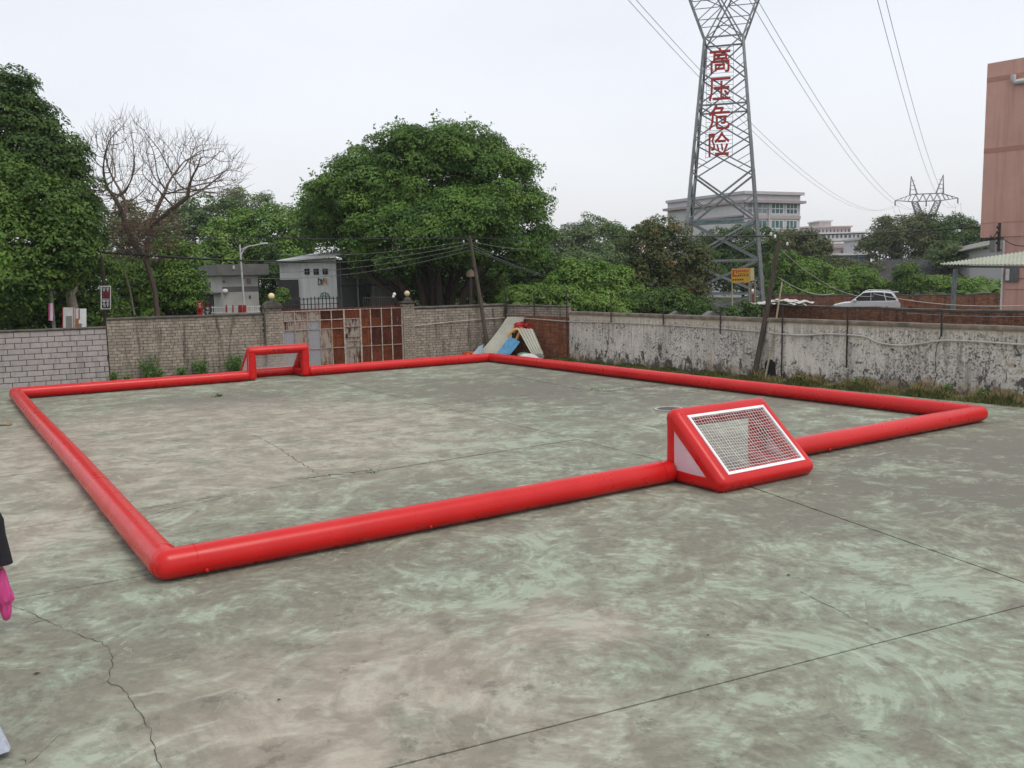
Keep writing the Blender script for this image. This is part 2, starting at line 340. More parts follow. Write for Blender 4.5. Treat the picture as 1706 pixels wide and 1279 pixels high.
simple('dead_twig', (.19, .125, .09), (.125, .08, .058), 6, .95)
simple('pale_bark', (.30, .26, .20), (.2, .17, .13), 6, .95)
simple('straw', (.36, .29, .17), (.27, .21, .12), 4, .9)
simple('pink_film', (.78, .55, .62), (.74, .52, .58), 2, .5)
simple('black_cloth', (.012, .012, .016), (.018, .018, .022), 8, .85, .3)
simple('pink_cloth', (.72, .09, .30), (.62, .06, .25), 5, .75, .3)
simple('denim', (.30, .34, .42), (.44, .47, .52), 25, .9, .3)
simple('skin', (.34, .19, .13), (.30, .16, .11), 6, .6, .1)
simple('hair', (.015, .012, .011), (.02, .016, .014), 20, .5)
simple('orange_cloth', (.50, .13, .05), (.42, .10, .04), 6, .85)
simple('brown_lamp', (.36, .20, .12), (.48, .40, .32), 8, .7)
simple('stone_grey', (.25, .245, .235), (.17, .165, .155), 2, .9, .5)
mat_leaf('banyan_leaf', (0.065, 0.145, 0.020), (0.163, 0.273, 0.049), (0.047, 0.109, 0.017))
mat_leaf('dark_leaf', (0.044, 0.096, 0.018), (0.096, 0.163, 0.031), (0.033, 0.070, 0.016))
mat_leaf('mid_leaf', (0.088, 0.169, 0.027), (0.177, 0.277, 0.054), (0.062, 0.124, 0.022))
mat_leaf('bright_leaf', (0.118, 0.225, 0.035), (0.217, 0.344, 0.069), (0.081, 0.160, 0.027))
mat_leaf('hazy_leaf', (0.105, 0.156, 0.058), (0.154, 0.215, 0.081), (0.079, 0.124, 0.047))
mat_leaf('brown_leaf', (0.080, 0.112, 0.037), (0.143, 0.131, 0.050), (0.058, 0.094, 0.030))
mat_leaf('autumn_leaf', (.17, .095, .030), (.24, .135, .035), (.10, .085, .028))
mat_leaf('banana_leaf', (.075, .150, .035), (.150, .230, .060), (.105, .165, .05), .35)
mat_leaf('left_leaf', (.068, .140, .020), (.135, .215, .038), (.045, .098, .016))
mat_leaf('weed_leaf', (0.072, 0.156, 0.034), (0.138, 0.240, 0.060), (0.054, 0.114, 0.026))
mat_leaf('grass_blade', (.13, .185, .05), (.24, .26, .09), (.17, .17, .07))
mat_leaf('dry_grass', (.52, .42, .25), (.40, .36, .18), (.60, .47, .28), .2)
def mat_render(name, c1, c2, dk):
    t = NT(name); p = t.obj(); n = t.noise(p, .5, 6., .6); v = t.noise(t.map(p, scale=(2.2, 2.2, .12)), .7, 7., .66, .3); f = t.noise(p, 9., 5., .7)
    col = t.mix(t.rng(n, .35, .65), c1, c2); col = t.mix(t.m_('MULTIPLY', t.rng(v, .50, .66), .55), col, dk); col = t.mix(t.m_('MULTIPLY', t.rng(f, .58, .7), .3), col, dk)
    t.bsdf(col, .88, f, .4, .02, .2); return t.m
mat_render('pink_wall', (.60, .355, .295), (.53, .305, .25), (.36, .205, .168))
def mat_glass(name, c, rough=.12):
    t = NT(name); t.bsdf(t.mix(t.rng(t.noise(t.obj(), .7, 2.), .4, .6), c, tuple(x*.6 for x in c)), rough, None, spec=.2); return t.m
mat_glass('car_glass', (.022, .024, .027)); mat_glass('teal_glass', (.10, .20, .20), .2); mat_glass('grey_glass', (.25, .31, .33), .2); mat_glass('blue_glass', (.045, .055, .11), .3)
t = NT('side_film'); t.out(t.n('MixShader', i0=.62, i1=t.n('BsdfTransparent', Color=(1, .86, .88, 1)), i2=t.n('BsdfPrincipled', Base_Color=(.80, .60, .66, 1), Roughness=.4)))

# ---------------------------------------------------------------- ground and yard
gm = MB(); gm.add([(-1500, -60, -.06), (1500, -60, -.06), (1500, 2200, -.06), (-1500, 2200, -.06)], [(0, 1, 2, 3)])
tag(gm.build('ground', 'field_green'), kind='structure')
WL0, WC, WR1 = Vector((-22.4, 29.45, 0)), Vector((-.26, 41.8, 0)), Vector((16.6, 19.45, 0))
wl_d = (WC-WL0).normalized(); wr_d = (WR1-WC).normalized(); wl_n = Vector((wl_d.y, -wl_d.x, 0)); wr_n = Vector((wr_d.y, -wr_d.x, 0))   # towards the yard
if wl_n.y > 0: wl_n = -wl_n
if wr_n.x > 0: wr_n = -wr_n
ym = MB(); ym.add([(-30, -8, -.03), (22, -8, -.03), (22, 12, -.03), (WR1.x+.3, WR1.y, -.03), (WC.x, WC.y+.3, -.03), (WL0.x, WL0.y+.3, -.03), (-30, 25, -.03)], [tuple(range(7))])
yard = tag(ym.build('concrete_yard', 'joint_dark'), kind='structure')
# slabs: long joints as they run across the yard, cut by cross joints
def ln(px, py, deg): return Vector((px, py)), Vector((math.cos(R(deg)), math.sin(R(deg))))
def isect(l1, l2):
    (p, d), (q, e) = l1, l2; c = d.x*e.y-d.y*e.x; s_ = ((q.x-p.x)*e.y-(q.y-p.y)*e.x)/c; return p+d*s_
cols = [ln(-33, 21, -60.5), ln(.37, 21, -60.6), ln(26, 21, -57.)]
rows = [ln(2.2, -6.5, 25.), ln(2.2, .4, 24.6), ln(2.23, 7.53, 24.4), ln(-5., 10.32, 31.5), ln(-2.3, 16.6, 36.), ln(.6, 23.6, 34), ln(3.6, 28.9, 30), ln(-1, 36.2, 31), ln(-1, 44, 31)]
slabs = []
JP = [Vector(v) for v in ((-16., 47.), (-7.62, 33.66), (-2.76, 25.9), (.65, 20.54), (2.9, 16.94), (4.47, 14.02), (5.35, 11.78), (5.9, 9.79), (6.6, 6.4), (8.5, -9.))]     # the long joint bends a little on its way across the yard
def on_joint(row):
    for a, b in zip(JP[:-1], JP[1:]):
        d = b-a; q = isect((a, d), row)
        if -1e-6 <= (q-a).dot(d)/d.length_squared <= 1+1e-6: return q
    return isect((JP[3], JP[4]-JP[3]), row)
for i in range(len(cols)-1):
    for j in range(len(rows)-1):
        q = [isect(cols[i], rows[j]), isect(cols[i+1], rows[j]), isect(cols[i+1], rows[j+1]), isect(cols[i], rows[j+1])]
        if i == 0: q[1], q[2] = on_joint(rows[j]), on_joint(rows[j+1])
        if i == 1: q[0], q[3] = on_joint(rows[j]), on_joint(rows[j+1])
        q = [Vector((a.x, a.y, 0)) for a in q]
        # cut away what lies outside the walls
        def clip(poly, P, n):
            out = []
            for k in range(len(poly)):
                a, b = poly[k], poly[(k+1) % len(poly)]; da, db = (a-P).dot(n), (b-P).dot(n)
                if da >= 0: out.append(a)
                if da*db < 0: out.append(a.lerp(b, da/(da-db)))
            return out
        q = clip(q, WL0+wl_n*.02, wl_n)
        if len(q) > 2: q = clip(q, WC+wr_n*.55, wr_n)
        if len(q) < 3: continue
        c = sum(q, Vector())/len(q); gap = .022
        ins = []
        for k in range(len(q)):
            a, b, cc = q[k-1], q[k], q[(k+1) % len(q)]
            e1 = (b-a).normalized(); e2 = (cc-b).normalized()
            n1 = Vector((-e1.y, e1.x, 0)); n2 = Vector((-e2.y, e2.x, 0))
            if n1.dot(c-b) < 0: n1 = -n1
            if n2.dot(c-b) < 0: n2 = -n2
            ins.append(b+(n1+n2)*gap*.6)
        sm = MB(); sm.prism([p+Vector((0, 0, -.028)) for p in ins], (0, 0, .028+random.uniform(-.002, .001)))
        slabs.append(sm.build('concrete_slab', 'worn_painted_concrete', yard))
# cracks: thin jagged splits, laid just over the slab they run through
def crack(pts, wd, name='crack', m='crack_dark', z=.004, jag=.035):
    P = []
    for a, b in zip(pts[:-1], pts[1:]):
        a = Vector((*a, z)); b = Vector((*b, z)); n = max(2, int((b-a).length/.07))
        for k in range(n): P.append(a.lerp(b, k/n)+Vector((random.uniform(-jag, jag), random.uniform(-jag, jag), 0)))
    P.append(Vector((*pts[-1], z)))
    vs = []; fs = []
    for k, p in enumerate(P):
        T = (P[min(k+1, len(P)-1)]-P[max(k-1, 0)]).normalized(); N = Vector((-T.y, T.x, 0)); ww = wd*random.uniform(.25, 1.2)*(0.3 if k in (0, len(P)-1) else 1)
        vs += [p+N*ww, p-N*ww]
        if k: fs.append((2*k-2, 2*k-1, 2*k+1, 2*k))
    b = MB(); b.add(vs, fs); return b.build(name, m, yard)
g2 = lambda L: [tuple(G(x, y))[:2] for x, y in L]
crack(g2([(8, 1005), (20, 1010), (50, 1020), (75, 1033), (110, 1050), (170, 1070), (183, 1085), (190, 1105), (178, 1135), (215, 1155), (240, 1195), (255, 1230), (268, 1290)]), .0034, jag=.018)
crack(g2([(75, 1033), (45, 1042)]), .006); crack(g2([(110, 1215), (82, 1243), (46, 1274), (20, 1278)]), .003, jag=.018); crack(g2([(46, 1274), (33, 1264)]), .004)
crack(g2([(1330, 985), (1400, 1020), (1470, 1052)]), .004); crack(g2([(418, 724), (455, 740), (530, 790)]), .007); crack(g2([(230, 862), (390, 824)]), .008)
crack(g2([(500, 797), (560, 790), (622, 783)]), .018, jag=.08)
for L_, w_ in (([(640, 782), (800, 757), (960, 733)], .008), ([(850, 625), (905, 636), (960, 647), (1010, 652)], .022), ([(1010, 652), (1060, 646), (1110, 640)], .022)):
    crack(g2(L_), w_, 'joint_line', 'joint_dark', jag=.006)
# moss and weeds in the joints
def tuft(at, n, h, spread, leafm, name, parent=None, lab=None):
    b = MB()
    for k in range(n):
        a = random.uniform(0, 6.28); rr = random.random()**.6*spread; p = Vector(at)+Vector((math.cos(a)*rr, math.sin(a)*rr, 0))
        t_ = Vector((math.cos(a)*.5+random.uniform(-.3, .3), math.sin(a)*.5+random.uniform(-.3, .3), 1)).normalized(); hh = h*random.uniform(.4, 1.1); wv = Vector((-math.sin(a), math.cos(a), 0))*h*.09
        b.add([p-wv, p+wv, p+t_*hh*.6+wv*.7, p+t_*hh+Vector((math.cos(a), math.sin(a), -.4))*hh*.2, p+t_*hh*.6-wv*.7], [(0, 1, 2, 3, 4)])
    return b.build(name, leafm, parent)
for (x, y, n, h, s_) in ((365, 660, 26, .14, .10), (360, 661, 14, .10, .16), (622, 786, 30, .07, .14), (597, 789, 10, .05, .10), (985, 649, 40, .07, .5), (1012, 651, 40, .06, .45), (1050, 648, 40, .06, .6), (1090, 642, 30, .06, .5), (900, 637, 20, .05, .3)):
    tuft(G(x, y, .001), n, h, s_, 'weed_leaf', 'joint_weed', yard)
# manhole covers, set flush in the concrete
def manhole(px, py, r, lab):
    c = G(px, py, 0); t_ = thing('manhole_cover', lab, 'manhole', c, 'iron manhole covers in the yard')
    def ringm(r0, r1, z0, z1, n=40):
        b = MB(); vs = []
        for k in range(n):
            a = 2*math.pi*k/n; e = Vector((math.cos(a), math.sin(a), 0)); vs += [c+e*r0+Vector((0, 0, z0)), c+e*r0+Vector((0, 0, z1)), c+e*r1+Vector((0, 0, z1)), c+e*r1+Vector((0, 0, z0))]
        fs = []
        for k in range(n):
            a = 4*k; d = 4*((k+1) % n); fs += [(a+j, a+(j+1) % 4, d+(j+1) % 4, d+j) for j in range(4)]
        return b.add(vs, fs)
    ringm(r*.80, r, .002, .010).build('rim', 'concrete_wall', t_, True)
    ringm(r*1.0, r*1.035, .001, .006).build('rim_joint', 'crack_dark', t_)
    b = MB(); b.lathe(c, [(r*.77, .002), (r*.77, .011), (0.01, .011)], 40); pl_ = b.build('cover_plate', 'cast_iron', t_)
    b = MB()
    for i in range(-4, 5):
        for j in range(-4, 5):
            if i*i+j*j < 18: b.box(c+Vector((i*r*.155, j*r*.155, .012)), (r*.05, r*.05, .003))
    b.build('tread_studs', 'cast_iron', pl_, kind='stuff')
    return t_
manhole(890, 816, .38, 'round iron manhole cover half hidden behind the near red tube')
manhole(1115, 681, .42, 'round iron manhole cover just beyond the near goal')

# ---------------------------------------------------------------- boundary walls
Z3 = Vector((0, 0, 1))
def wp(A, d, s, z, n, off=0.): return Vector((A.x+d.x*s+n.x*off, A.y+d.y*s+n.y*off, z))
def sl_(x, y): return (PL(x, y, WL0, WC)-WL0).dot(wl_d)      # distance along the gate wall of a sighted point
def sr_(x, y): return (PL(x, y, WC, WR1)-WC).dot(wr_d)       # distance along the right-hand wall
def bricks(A, d, n, s0, s1, z0, ztop, bl, bh, joint, m, core, parent, th=.12, name='bricks', each=False, jit=.004, corew=.2):
    """courses of bricks standing proud of a mortar core; ztop may be a function of s"""
    zt = ztop if callable(ztop) else (lambda s: ztop)
    b = MB(); row = 0; z = z0; made = []
    while z < max(zt(s0), zt(s1))-.02:
        s = s0-(bl/2 if row % 2 else 0)+random.uniform(-.02, .02)
        while s < s1:
            L = bl*random.uniform(.93, 1.07) if not each else bl*random.choice((1, 1, 1, .93, .97, 1.05))
            a, e = max(s, s0), min(s+L-joint, s1)
            if e-a > .05 and z+bh*.55 < zt((a+e)/2):
                hh = min(bh-joint, zt((a+e)/2)-z); o = random.uniform(-jit, jit)
                ctr = wp(A, d, (a+e)/2, z+hh/2+random.uniform(-.002, .002), n, -th/2+o)
                if each:
                    q = MB(); tl = random.uniform(-.011, .011); X = (d+Z3*tl).normalized()
                    q.box(ctr, ((e-a)/2, th/2, hh/2), X, n, X.cross(n)); made.append(q.build(name, m, parent, bevel=.004))
                else: b.box(ctr, ((e-a)/2, th/2, hh/2), d, n)
            s += L
        z += bh; row += 1
    if not each: b.build(name, m, parent, kind='stuff')
    c = MB(); P = []
    for s in (s0, s1): P.append((s, zt(s)))
    c.prism([wp(A, d, P[0][0], z0, n, -.018), wp(A, d, P[1][0], z0, n, -.018), wp(A, d, P[1][0], P[1][1]-.004, n, -.018), wp(A, d, P[0][0], P[0][1]-.004, n, -.018)], -n*corew)
    c.build('mortar_core', core, parent); return made
def coping(A, d, n, s0, s1, zf, h, front, back, m, parent, name='coping', rough=.015, step=.5):
    b = MB(); N = max(2, int((s1-s0)/step)); vs = []; fs = []
    for k in range(N+1):
        s = s0+(s1-s0)*k/N; z = zf(s)+random.uniform(-rough, rough)*.4; f = front+random.uniform(-rough, rough)
        prof = [(f, 0), (f+.01, h*.55), (f*.55, h), (-back*.8, h*1.02), (-back, h*.5), (-back, 0)]
        vs += [wp(A, d, s, z+pz, n, pf) for pf, pz in prof]
        if k: fs += [((k-1)*6+j, (k-1)*6+(j+1) % 6, k*6+(j+1) % 6, k*6+j) for j in range(6)]
    fs += [tuple(range(5, -1, -1)), tuple(N*6+j for j in range(6))]
    b.add(vs, fs); return b.build(name, m, parent, True)

s_seam = sl_(178, 545); s_p1 = (sl_(441, 560), sl_(470, 560)); s_p2 = (sl_(671, 560), sl_(690, 560)); s_end = (WC-WL0).length
bw = thing('block_wall', 'boundary wall of large pale grey blocks at the left edge of the yard', 'wall', WL0)
bricks(WL0, wl_d, wl_n, 0, s_seam-.04, .0, lambda s: 2.06, .53, .206, .022, 'grey_block', 'block_mortar', bw, .14, 'block', True)
coping(WL0, wl_d, wl_n, 0, s_seam-.04, lambda s: 2.062, .07, .03, .24, 'old_coping', bw)
w2 = thing('brick_wall', 'long pale brick wall between the block wall and the left gate pillar', 'wall', wp(WL0, wl_d, s_seam, 0, wl_n))
bricks(WL0, wl_d, wl_n, s_seam, s_p1[0]-.01, .0, 2.36, .31, .118, .017, 'pale_brick', 'mortar', w2, jit=.011)
coping(WL0, wl_d, wl_n, s_seam, s_p1[0]-.01, lambda s: 2.362, .085, .04, .24, 'old_coping', w2)
w3 = thing('brick_wall', 'pale brick wall between the right gate pillar and the far yard corner', 'wall', wp(WL0, wl_d, s_p2[1], 0, wl_n))
bricks(WL0, wl_d, wl_n, s_p2[1]+.01, s_end-.0, .0, 2.40, .31, .118, .017, 'pale_brick', 'mortar', w3, jit=.011)
coping(WL0, wl_d, wl_n, s_p2[1]+.01, s_end, lambda s: 2.402, .085, .04, .24, 'old_coping', w3)
# corner stretch on the right: weathered red brick with a greyer band above
s_b = sr_(948, 540)
w4 = thing('corner_brick_wall', 'red brick wall stretch in the far corner behind the scrap heap', 'wall', WC)
bricks(WC, wr_d, wr_n, .02, s_b, .0, 1.93, .26, .085, .014, 'red_brick', 'mortar', w4, jit=.008)
bricks(WC, wr_d, wr_n, .02, s_b, 1.945, 2.36, .26, .105, .018, 'pale_brick', 'mortar', w4, jit=.008, name='upper_bricks')
coping(WC, wr_d, wr_n, .02, s_b, lambda s: 2.362, .08, .03, .24, 'old_coping', w4)
# plastered wall
s_e = (WR1-WC).length
w5 = thing('plaster_wall', 'long mould-stained white plaster wall along the right side of the yard', 'wall', wp(WC, wr_d, s_b, 0, wr_n))
def z5(s): return 2.06-.15*(s-s_b)/(s_e-s_b)
pm = MB(); NS, NZ = 90, 14; vs = []; fs = []
hole = sr_(1283, 610)
for i in range(NS+1):
    s = s_b+.01+(s_e-s_b)*i/NS
    for j in range(NZ+1):
        z = z5(s)*j/NZ; dd = random.uniform(-.008, .008)
        vs.append(wp(WC, wr_d, s, z, wr_n, dd))
for i in range(NS):
    for j in range(NZ): a = i*(NZ+1)+j; fs.append((a, a+NZ+1, a+NZ+2, a+1))
pm.add(vs, fs); pm.build('plaster_face', 'mouldy_white_plaster', w5, True)
pm = MB(); pm.prism([wp(WC, wr_d, s_b+.01, 0, wr_n, -.03), wp(WC, wr_d, s_e, 0, wr_n, -.03), wp(WC, wr_d, s_e, z5(s_e)-.01, wr_n, -.03), wp(WC, wr_d, s_b+.01, z5(s_b)-.01, wr_n, -.03)], -wr_n*.2); pm.build('wall_core', 'concrete_wall', w5)
coping(WC, wr_d, wr_n, s_b+.01, s_e, lambda s: z5(s)+.002, .13, .05, .26, 'pale_coping', w5, rough=.012)
# sooty hole knocked in the foot of the wall
hm = MB(); prof = []
for k in range(13):
    a = math.pi*k/12; prof.append((hole-.22+.22*(1-math.cos(a))*1.0, .48+.24*math.sin(a)))
poly = [wp(WC, wr_d, hole-.24, .02, wr_n, .016)]+[wp(WC, wr_d, s+random.uniform(-.015, .015), z, wr_n, .016) for s, z in prof]+[wp(WC, wr_d, hole+.27, .02, wr_n, .016)]
hm.prism(poly, -wr_n*.035); hm.build('soot_hole', 'dark_void', w5)
# standing cracks in the plaster
for (L) in (((1570, 552), (1562, 575), (1558, 600), (1560, 625), (1553, 650)), ((1412, 560), (1411, 590), (1412, 612))):
    b = MB(); P = [PL(x, y, WC, WR1, 0) for x, y in L]; P = [p+wr_n*.014 for p in P]; Q = []
    for a, c in zip(P[:-1], P[1:]):
        for k in range(6): Q.append(a.lerp(c, k/6)+wr_d*random.uniform(-.02, .02))
    vs = []; fs = []
    for k, p in enumerate(Q):
        ww = random.uniform(.004, .018); vs += [p+wr_d*ww, p-wr_d*ww]
        if k: fs.append((2*k-2, 2*k-1, 2*k+1, 2*k))
    b.add(vs, fs); b.build('wall_crack', 'crack_dark', w5)

# ---------------------------------------------------------------- gate pillars with globe lamps
def pillar(s0, s1, ztop, cap, lab, name='gate_pillar'):
    c = wp(WL0, wl_d, (s0+s1)/2, 0, wl_n); hw = (s1-s0)/2; o = thing(name, lab, 'pillar', c, 'brick gate pillars')
    bricks(WL0, wl_d, wl_n*1, s0+.01, s1-.01, 0, ztop, .24, .105, .016, 'pale_brick', 'mortar', o, .10, 'front_bricks', jit=.008, corew=.01)
    # pillar stands proud of the wall line
    for ob in o.children: ob.location = wl_n*.14
    b = MB(); b.box(c+Z3*(ztop/2)-wl_n*.065, (hw-.035, .168, ztop/2-.005), wl_d, wl_n); b.build('core', 'mortar', o)
    for sg in (-1, 1):
        b = MB(); z = 0; row = 0
        while z < ztop-.05:
            hh = min(.089, ztop-z); b.box(c+wl_d*sg*(hw-.03)+Z3*(z+hh/2)-wl_n*(.04+.01*(row % 2)), (.025, .17, hh/2), wl_d, wl_n); z += .105; row += 1
        b.build('side_bricks', 'pale_brick', o, kind='stuff')
    b = MB(); b.box(c+Z3*(ztop+.035), (hw+.05, .27, .033), wl_d, wl_n); b.build('cap_slab', 'old_coping', o, bevel=.01)
    if cap == 'arch':
        b = MB(); P = [c+wl_d*(-(hw+.02)*math.cos(math.pi*k/12))+Z3*(ztop+.07+.24*math.sin(math.pi*k/12))+wl_n*.22 for k in range(13)]
        b.prism(P, -wl_n*.44); b.build('arched_top', 'old_coping', o, bevel=.01)
        return o, ztop+.31
    b = MB(); b.box(c+Z3*(ztop+.105), (hw*.62, .16, .036), wl_d, wl_n); b.lathe(c+Z3*(ztop+.14), [(.16, 0), (.15, .06), (.11, .10)], 16); b.build('lamp_plinth', 'old_coping', o)
    return o, ztop+.24
p1, zt1 = pillar(*s_p1, 2.62, 'arch', 'brick gate pillar with rounded top left of the rusty gate')
p2, zt2 = pillar(*s_p2, 2.66, 'flat', 'brick gate pillar with flat cap right of the rusty gate')
def globe(p, z, r, lab):
    c = Vector((OFF[p].x, OFF[p].y, z)); o = thing('globe_lamp', lab, 'lamp', c, 'globe lamps on the gate pillars')
    b = MB(); b.lathe(c, [(.07, -.01), (.07, .03), (.045, .05), (.045, .075)], 14); b.build('lamp_base', 'old_coping', o, True)
    b = MB(); b.sphere(c+Z3*(.07+r), r, 24, 16); b.build('globe', 'cream_globe', o, True)
globe(p1, zt1-.01, .13, 'cream globe lamp on the round-topped left gate pillar')
globe(p2, zt2-.01, .125, 'cream globe lamp on the flat-capped right gate pillar')
c = PL(657, 490, WL0, WC); o = thing('small_lamp', 'small white lamp at the top of the gate beside the right pillar', 'lamp', c)
b = MB(); b.sphere(c, .075, 12, 8); b.sphere(c+wl_d*-.05+Z3*-.1, .06, 12, 8); b.build('bulb', 'white_paint', o, True)
b = MB(); b.tube([c-Z3*.1, c+wl_d*.1-Z3*.28], .015, 6); b.build('bracket', 'black_iron', o)
# drain pipe on the left pillar
b = MB(); q = PL(441, 560, WL0, WC)+wl_n*.2; b.tube([(q.x, q.y, .0), (q.x, q.y, 2.55), (q.x, q.y, 2.6)], .028, 8)
tag(b.build('drain_pipe', 'old_coping'), 'thin grey pipe running down the left gate pillar', 'pipe')

# ---------------------------------------------------------------- rusty sheet-metal gate
g0, g1 = s_p1[1]+.02, s_p2[0]-.02; gz = 2.50
gate = thing('sheet_metal_gate', 'rusty patchwork sheet-metal gate between the two brick pillars', 'gate', wp(WL0, wl_d, g0, 0, wl_n))
xs = [470.5, 491.6, 512.7, 533.8, 552.8, 574, 601.4, 618.2, 636.5, 653.4, 671]; ss = [sl_(x, 555) for x in xs]
k_ = (g1-g0)/(ss[-1]-ss[0]); ss = [g0+(s-ss[0])*k_ for s in ss]
zr = [.03, .84, 1.67, 2.06, 2.46]
pal = {0: ['pale_steel', 'pale_steel', 'streaked_steel', 'streaked_steel'], 1: ['pale_steel', 'streaked_steel', 'streaked_steel', 'streaked_steel'],
       2: ['pale_steel', 'pale_steel', 'pale_steel', 'streaked_steel'], 3: ['streaked_steel', 'streaked_steel', 'rusted_steel', 'rusted_steel'],
       4: ['rusted_steel']*4, 5: ['streaked_steel', 'streaked_steel', 'streaked_steel', 'rusted_steel']}
for i in range(10):
    for j in range(4):
        b = MB(); a, e = ss[i]+.004, ss[i+1]-.004; zz0, zz1 = zr[j]+.004, zr[j+1]-.004
        if i == 5: # wicket door sheets are ribbed
            N = 14; vs = []; fs = []
            for k in range(N+1):
                s = a+(e-a)*k/N; of = .012 if k % 3 == 0 else 0
                vs += [wp(WL0, wl_d, s, zz0, wl_n, .02+of), wp(WL0, wl_d, s, zz1, wl_n, .02+of)]
                if k: fs.append((2*k-2, 2*k, 2*k+1, 2*k-1))
            b.add(vs, fs, random.random())
        else:
            dn = [random.uniform(-.01, .01) for _ in range(4)]; tt = random.random()
            b.box(wp(WL0, wl_d, (a+e)/2, (zz0+zz1)/2, wl_n, .02+dn[0]), ((e-a)/2, .004, (zz1-zz0)/2), (wl_d+wl_n*dn[1]).normalized(), wl_n, tint=tt)
        b.build('panel', pal.get(i, ['rusted_steel']*4)[j], gate)
for i, s in enumerate(ss):
    b = MB(); wd = .07 if i in (0, 5, 6, 10) else .038; b.box(wp(WL0, wl_d, s, gz/2, wl_n, .045), (wd/2, .02, gz/2), wl_d, wl_n); b.build('upright_bar', 'gate_bar', gate)
for j, z in enumerate(zr):
    for (i0, i1) in ((0, 5), (5, 6), (6, 10)):
        if j == 3 and i0 == 6: continue
        b = MB(); zz = z+(.06 if i0 == 5 and j in (2,) else 0); b.box(wp(WL0, wl_d, (ss[i0]+ss[i1])/2, zz, wl_n, .052), ((ss[i1]-ss[i0])/2, .016, .016), wl_d, wl_n); b.build('cross_bar', 'gate_bar', gate)
b = MB(); b.box(wp(WL0, wl_d, (g0+g1)/2, gz+.02, wl_n, .03), ((g1-g0)/2, .035, .028), wl_d, wl_n); b.build('top_rail', 'rusted_steel', gate)
q = wp(WL0, wl_d, ss[5]+.09, 1.33, wl_n, .06); b = MB(); b.box(q, (.04, .02, .09), wl_d, wl_n); b.tube([q+wl_n*.02-Z3*.05, q+wl_n*.07, q+wl_n*.02+Z3*.06], .012, 6); b.build('latch', 'black_iron', gate)
for dz in (1.28, 1.10):
    b = MB(); b.box(wp(WL0, wl_d, (ss[5]+ss[6])/2+.03, dz, wl_n, .05), ((ss[6]-ss[5])/2-.1, .016, .02), wl_d, wl_n); b.build('wicket_rail', 'gate_bar', gate)
# picket fence on the far side of the gate
def pickets(x0, x1, ytop, step, lab, off, rails=(.1, .33), hgt=.72):
    a = PL(x0, ytop+12, WL0, WC, off); e = PL(x1, ytop+12, WL0, WC, off); L = (e-a).length; d = (e-a).normalized()
    zt = PL((x0+x1)/2, ytop, WL0, WC, off).z
    o = thing('picket_fence', lab, 'fence', Vector((a.x, a.y, 0)), 'iron picket fences behind the gate'); k = 0.
    while k < L:
        t_ = zt+random.uniform(-.03, .02); base = Vector((a.x, a.y, 0))+Vector((d.x, d.y, 0))*k; b = MB(); b.beam(base+Z3*.0, base+Z3*(t_-.09), .035)
        b.lathe(base+Z3*(t_-.09), [(.026, 0), (.034, .02), (.003, .09)], 6); b.build('picket', 'black_iron', o); k += step*random.uniform(.9, 1.12)
    for rz in rails:
        b = MB(); b.beam(Vector((a.x, a.y, zt-rz)), Vector((e.x, e.y, zt-rz)), .03); b.build('rail', 'black_iron', o)
pickets(472, 564, 494, .17, 'dark spiked picket fence showing above the left half of the gate', .9)
pickets(606, 658, 494, .10, 'thin dark railing showing above the right half of the gate', 1.6, (.03, .5))

# ---------------------------------------------------------------- iron posts on the walls, conduit and hose
def ipost(x, y0, y1, lab, right=True, bend=False):
    A, B, n = (WC, WR1, wr_n) if right else (WL0, WC, wl_n)
    p = PL(x, y1, A, B)+n*.07; q = PL(x, y0, A, B); q = Vector((p.x, p.y, q.z))
    b = MB(); b.tube([p, p.lerp(q, .5), q], .026, 6)
    o = tag(b.build('iron_post', 'black_iron'), lab, 'post', 'black iron posts fixed along the walls'); return p, q
ipost(842, 484, 556, 'black iron post in the corner where the brick walls meet', False)
ipost(846, 487, 522, 'thin black iron post just right of the wall corner')
ipost(892, 487, 526, 'black iron post above the red corner brick wall')
ipost(947, 483, 592, 'black iron post where red brick meets white plaster wall')
ipost(1020, 488, 537, 'black iron post on the plaster wall below the bushes')
ipost(1107, 500, 541, 'black iron post on the plaster wall under the brown-leaved tree')
ipost(1202, 517, 556, 'black iron post on the plaster wall in front of the pylon foot')
ipost(1304, 509, 632, 'tall black iron post beside the leaning crossarm pole')
ipost(1412, 511, 612, 'black iron post on the plaster wall below the white car')
ipost(1570, 517, 560, 'short black iron post near the right end of the plaster wall')
def run(L, A, B, n, off, r, name, m, lab, cat):
    P = [PL(x, y, A, B)+n*off for x, y in L]; Q = []
    for k in range(len(P)-1):
        p0, p1, p2, p3 = P[max(k-1, 0)], P[k], P[k+1], P[min(k+2, len(P)-1)]
        for j in range(8):
            u = j/8; Q.append(.5*((2*p1)+(p2-p0)*u+(2*p0-5*p1+4*p2-p3)*u*u+(3*p1-p0-3*p2+p3)*u**3))
    Q.append(P[-1]); b = MB(); b.tube(Q, r, 6); return tag(b.build(name, m, None, True), lab, cat)
run([(672, 543), (706, 541), (760, 535), (842, 529)], WL0, WC, wl_n, .05, .022, 'conduit', 'pvc_pipe', 'thin pale conduit along the brick wall right of the gate', 'conduit')
run([(846, 529), (890, 531), (948, 535), (1020, 537), (1107, 541), (1202, 547), (1275, 553)], WC, WR1, wr_n, .045, .026, 'conduit', 'pvc_pipe', 'straight pale conduit along the plaster wall', 'conduit')
run([(1284, 554), (1304, 556), (1340, 558), (1385, 556), (1440, 560), (1465, 570), (1500, 575), (1535, 572), (1570, 567), (1620, 568), (1712, 574)], WC, WR1, wr_n, .06, .032, 'hose', 'pvc_pipe', 'sagging pale hose along the right part of the plaster wall', 'hose')

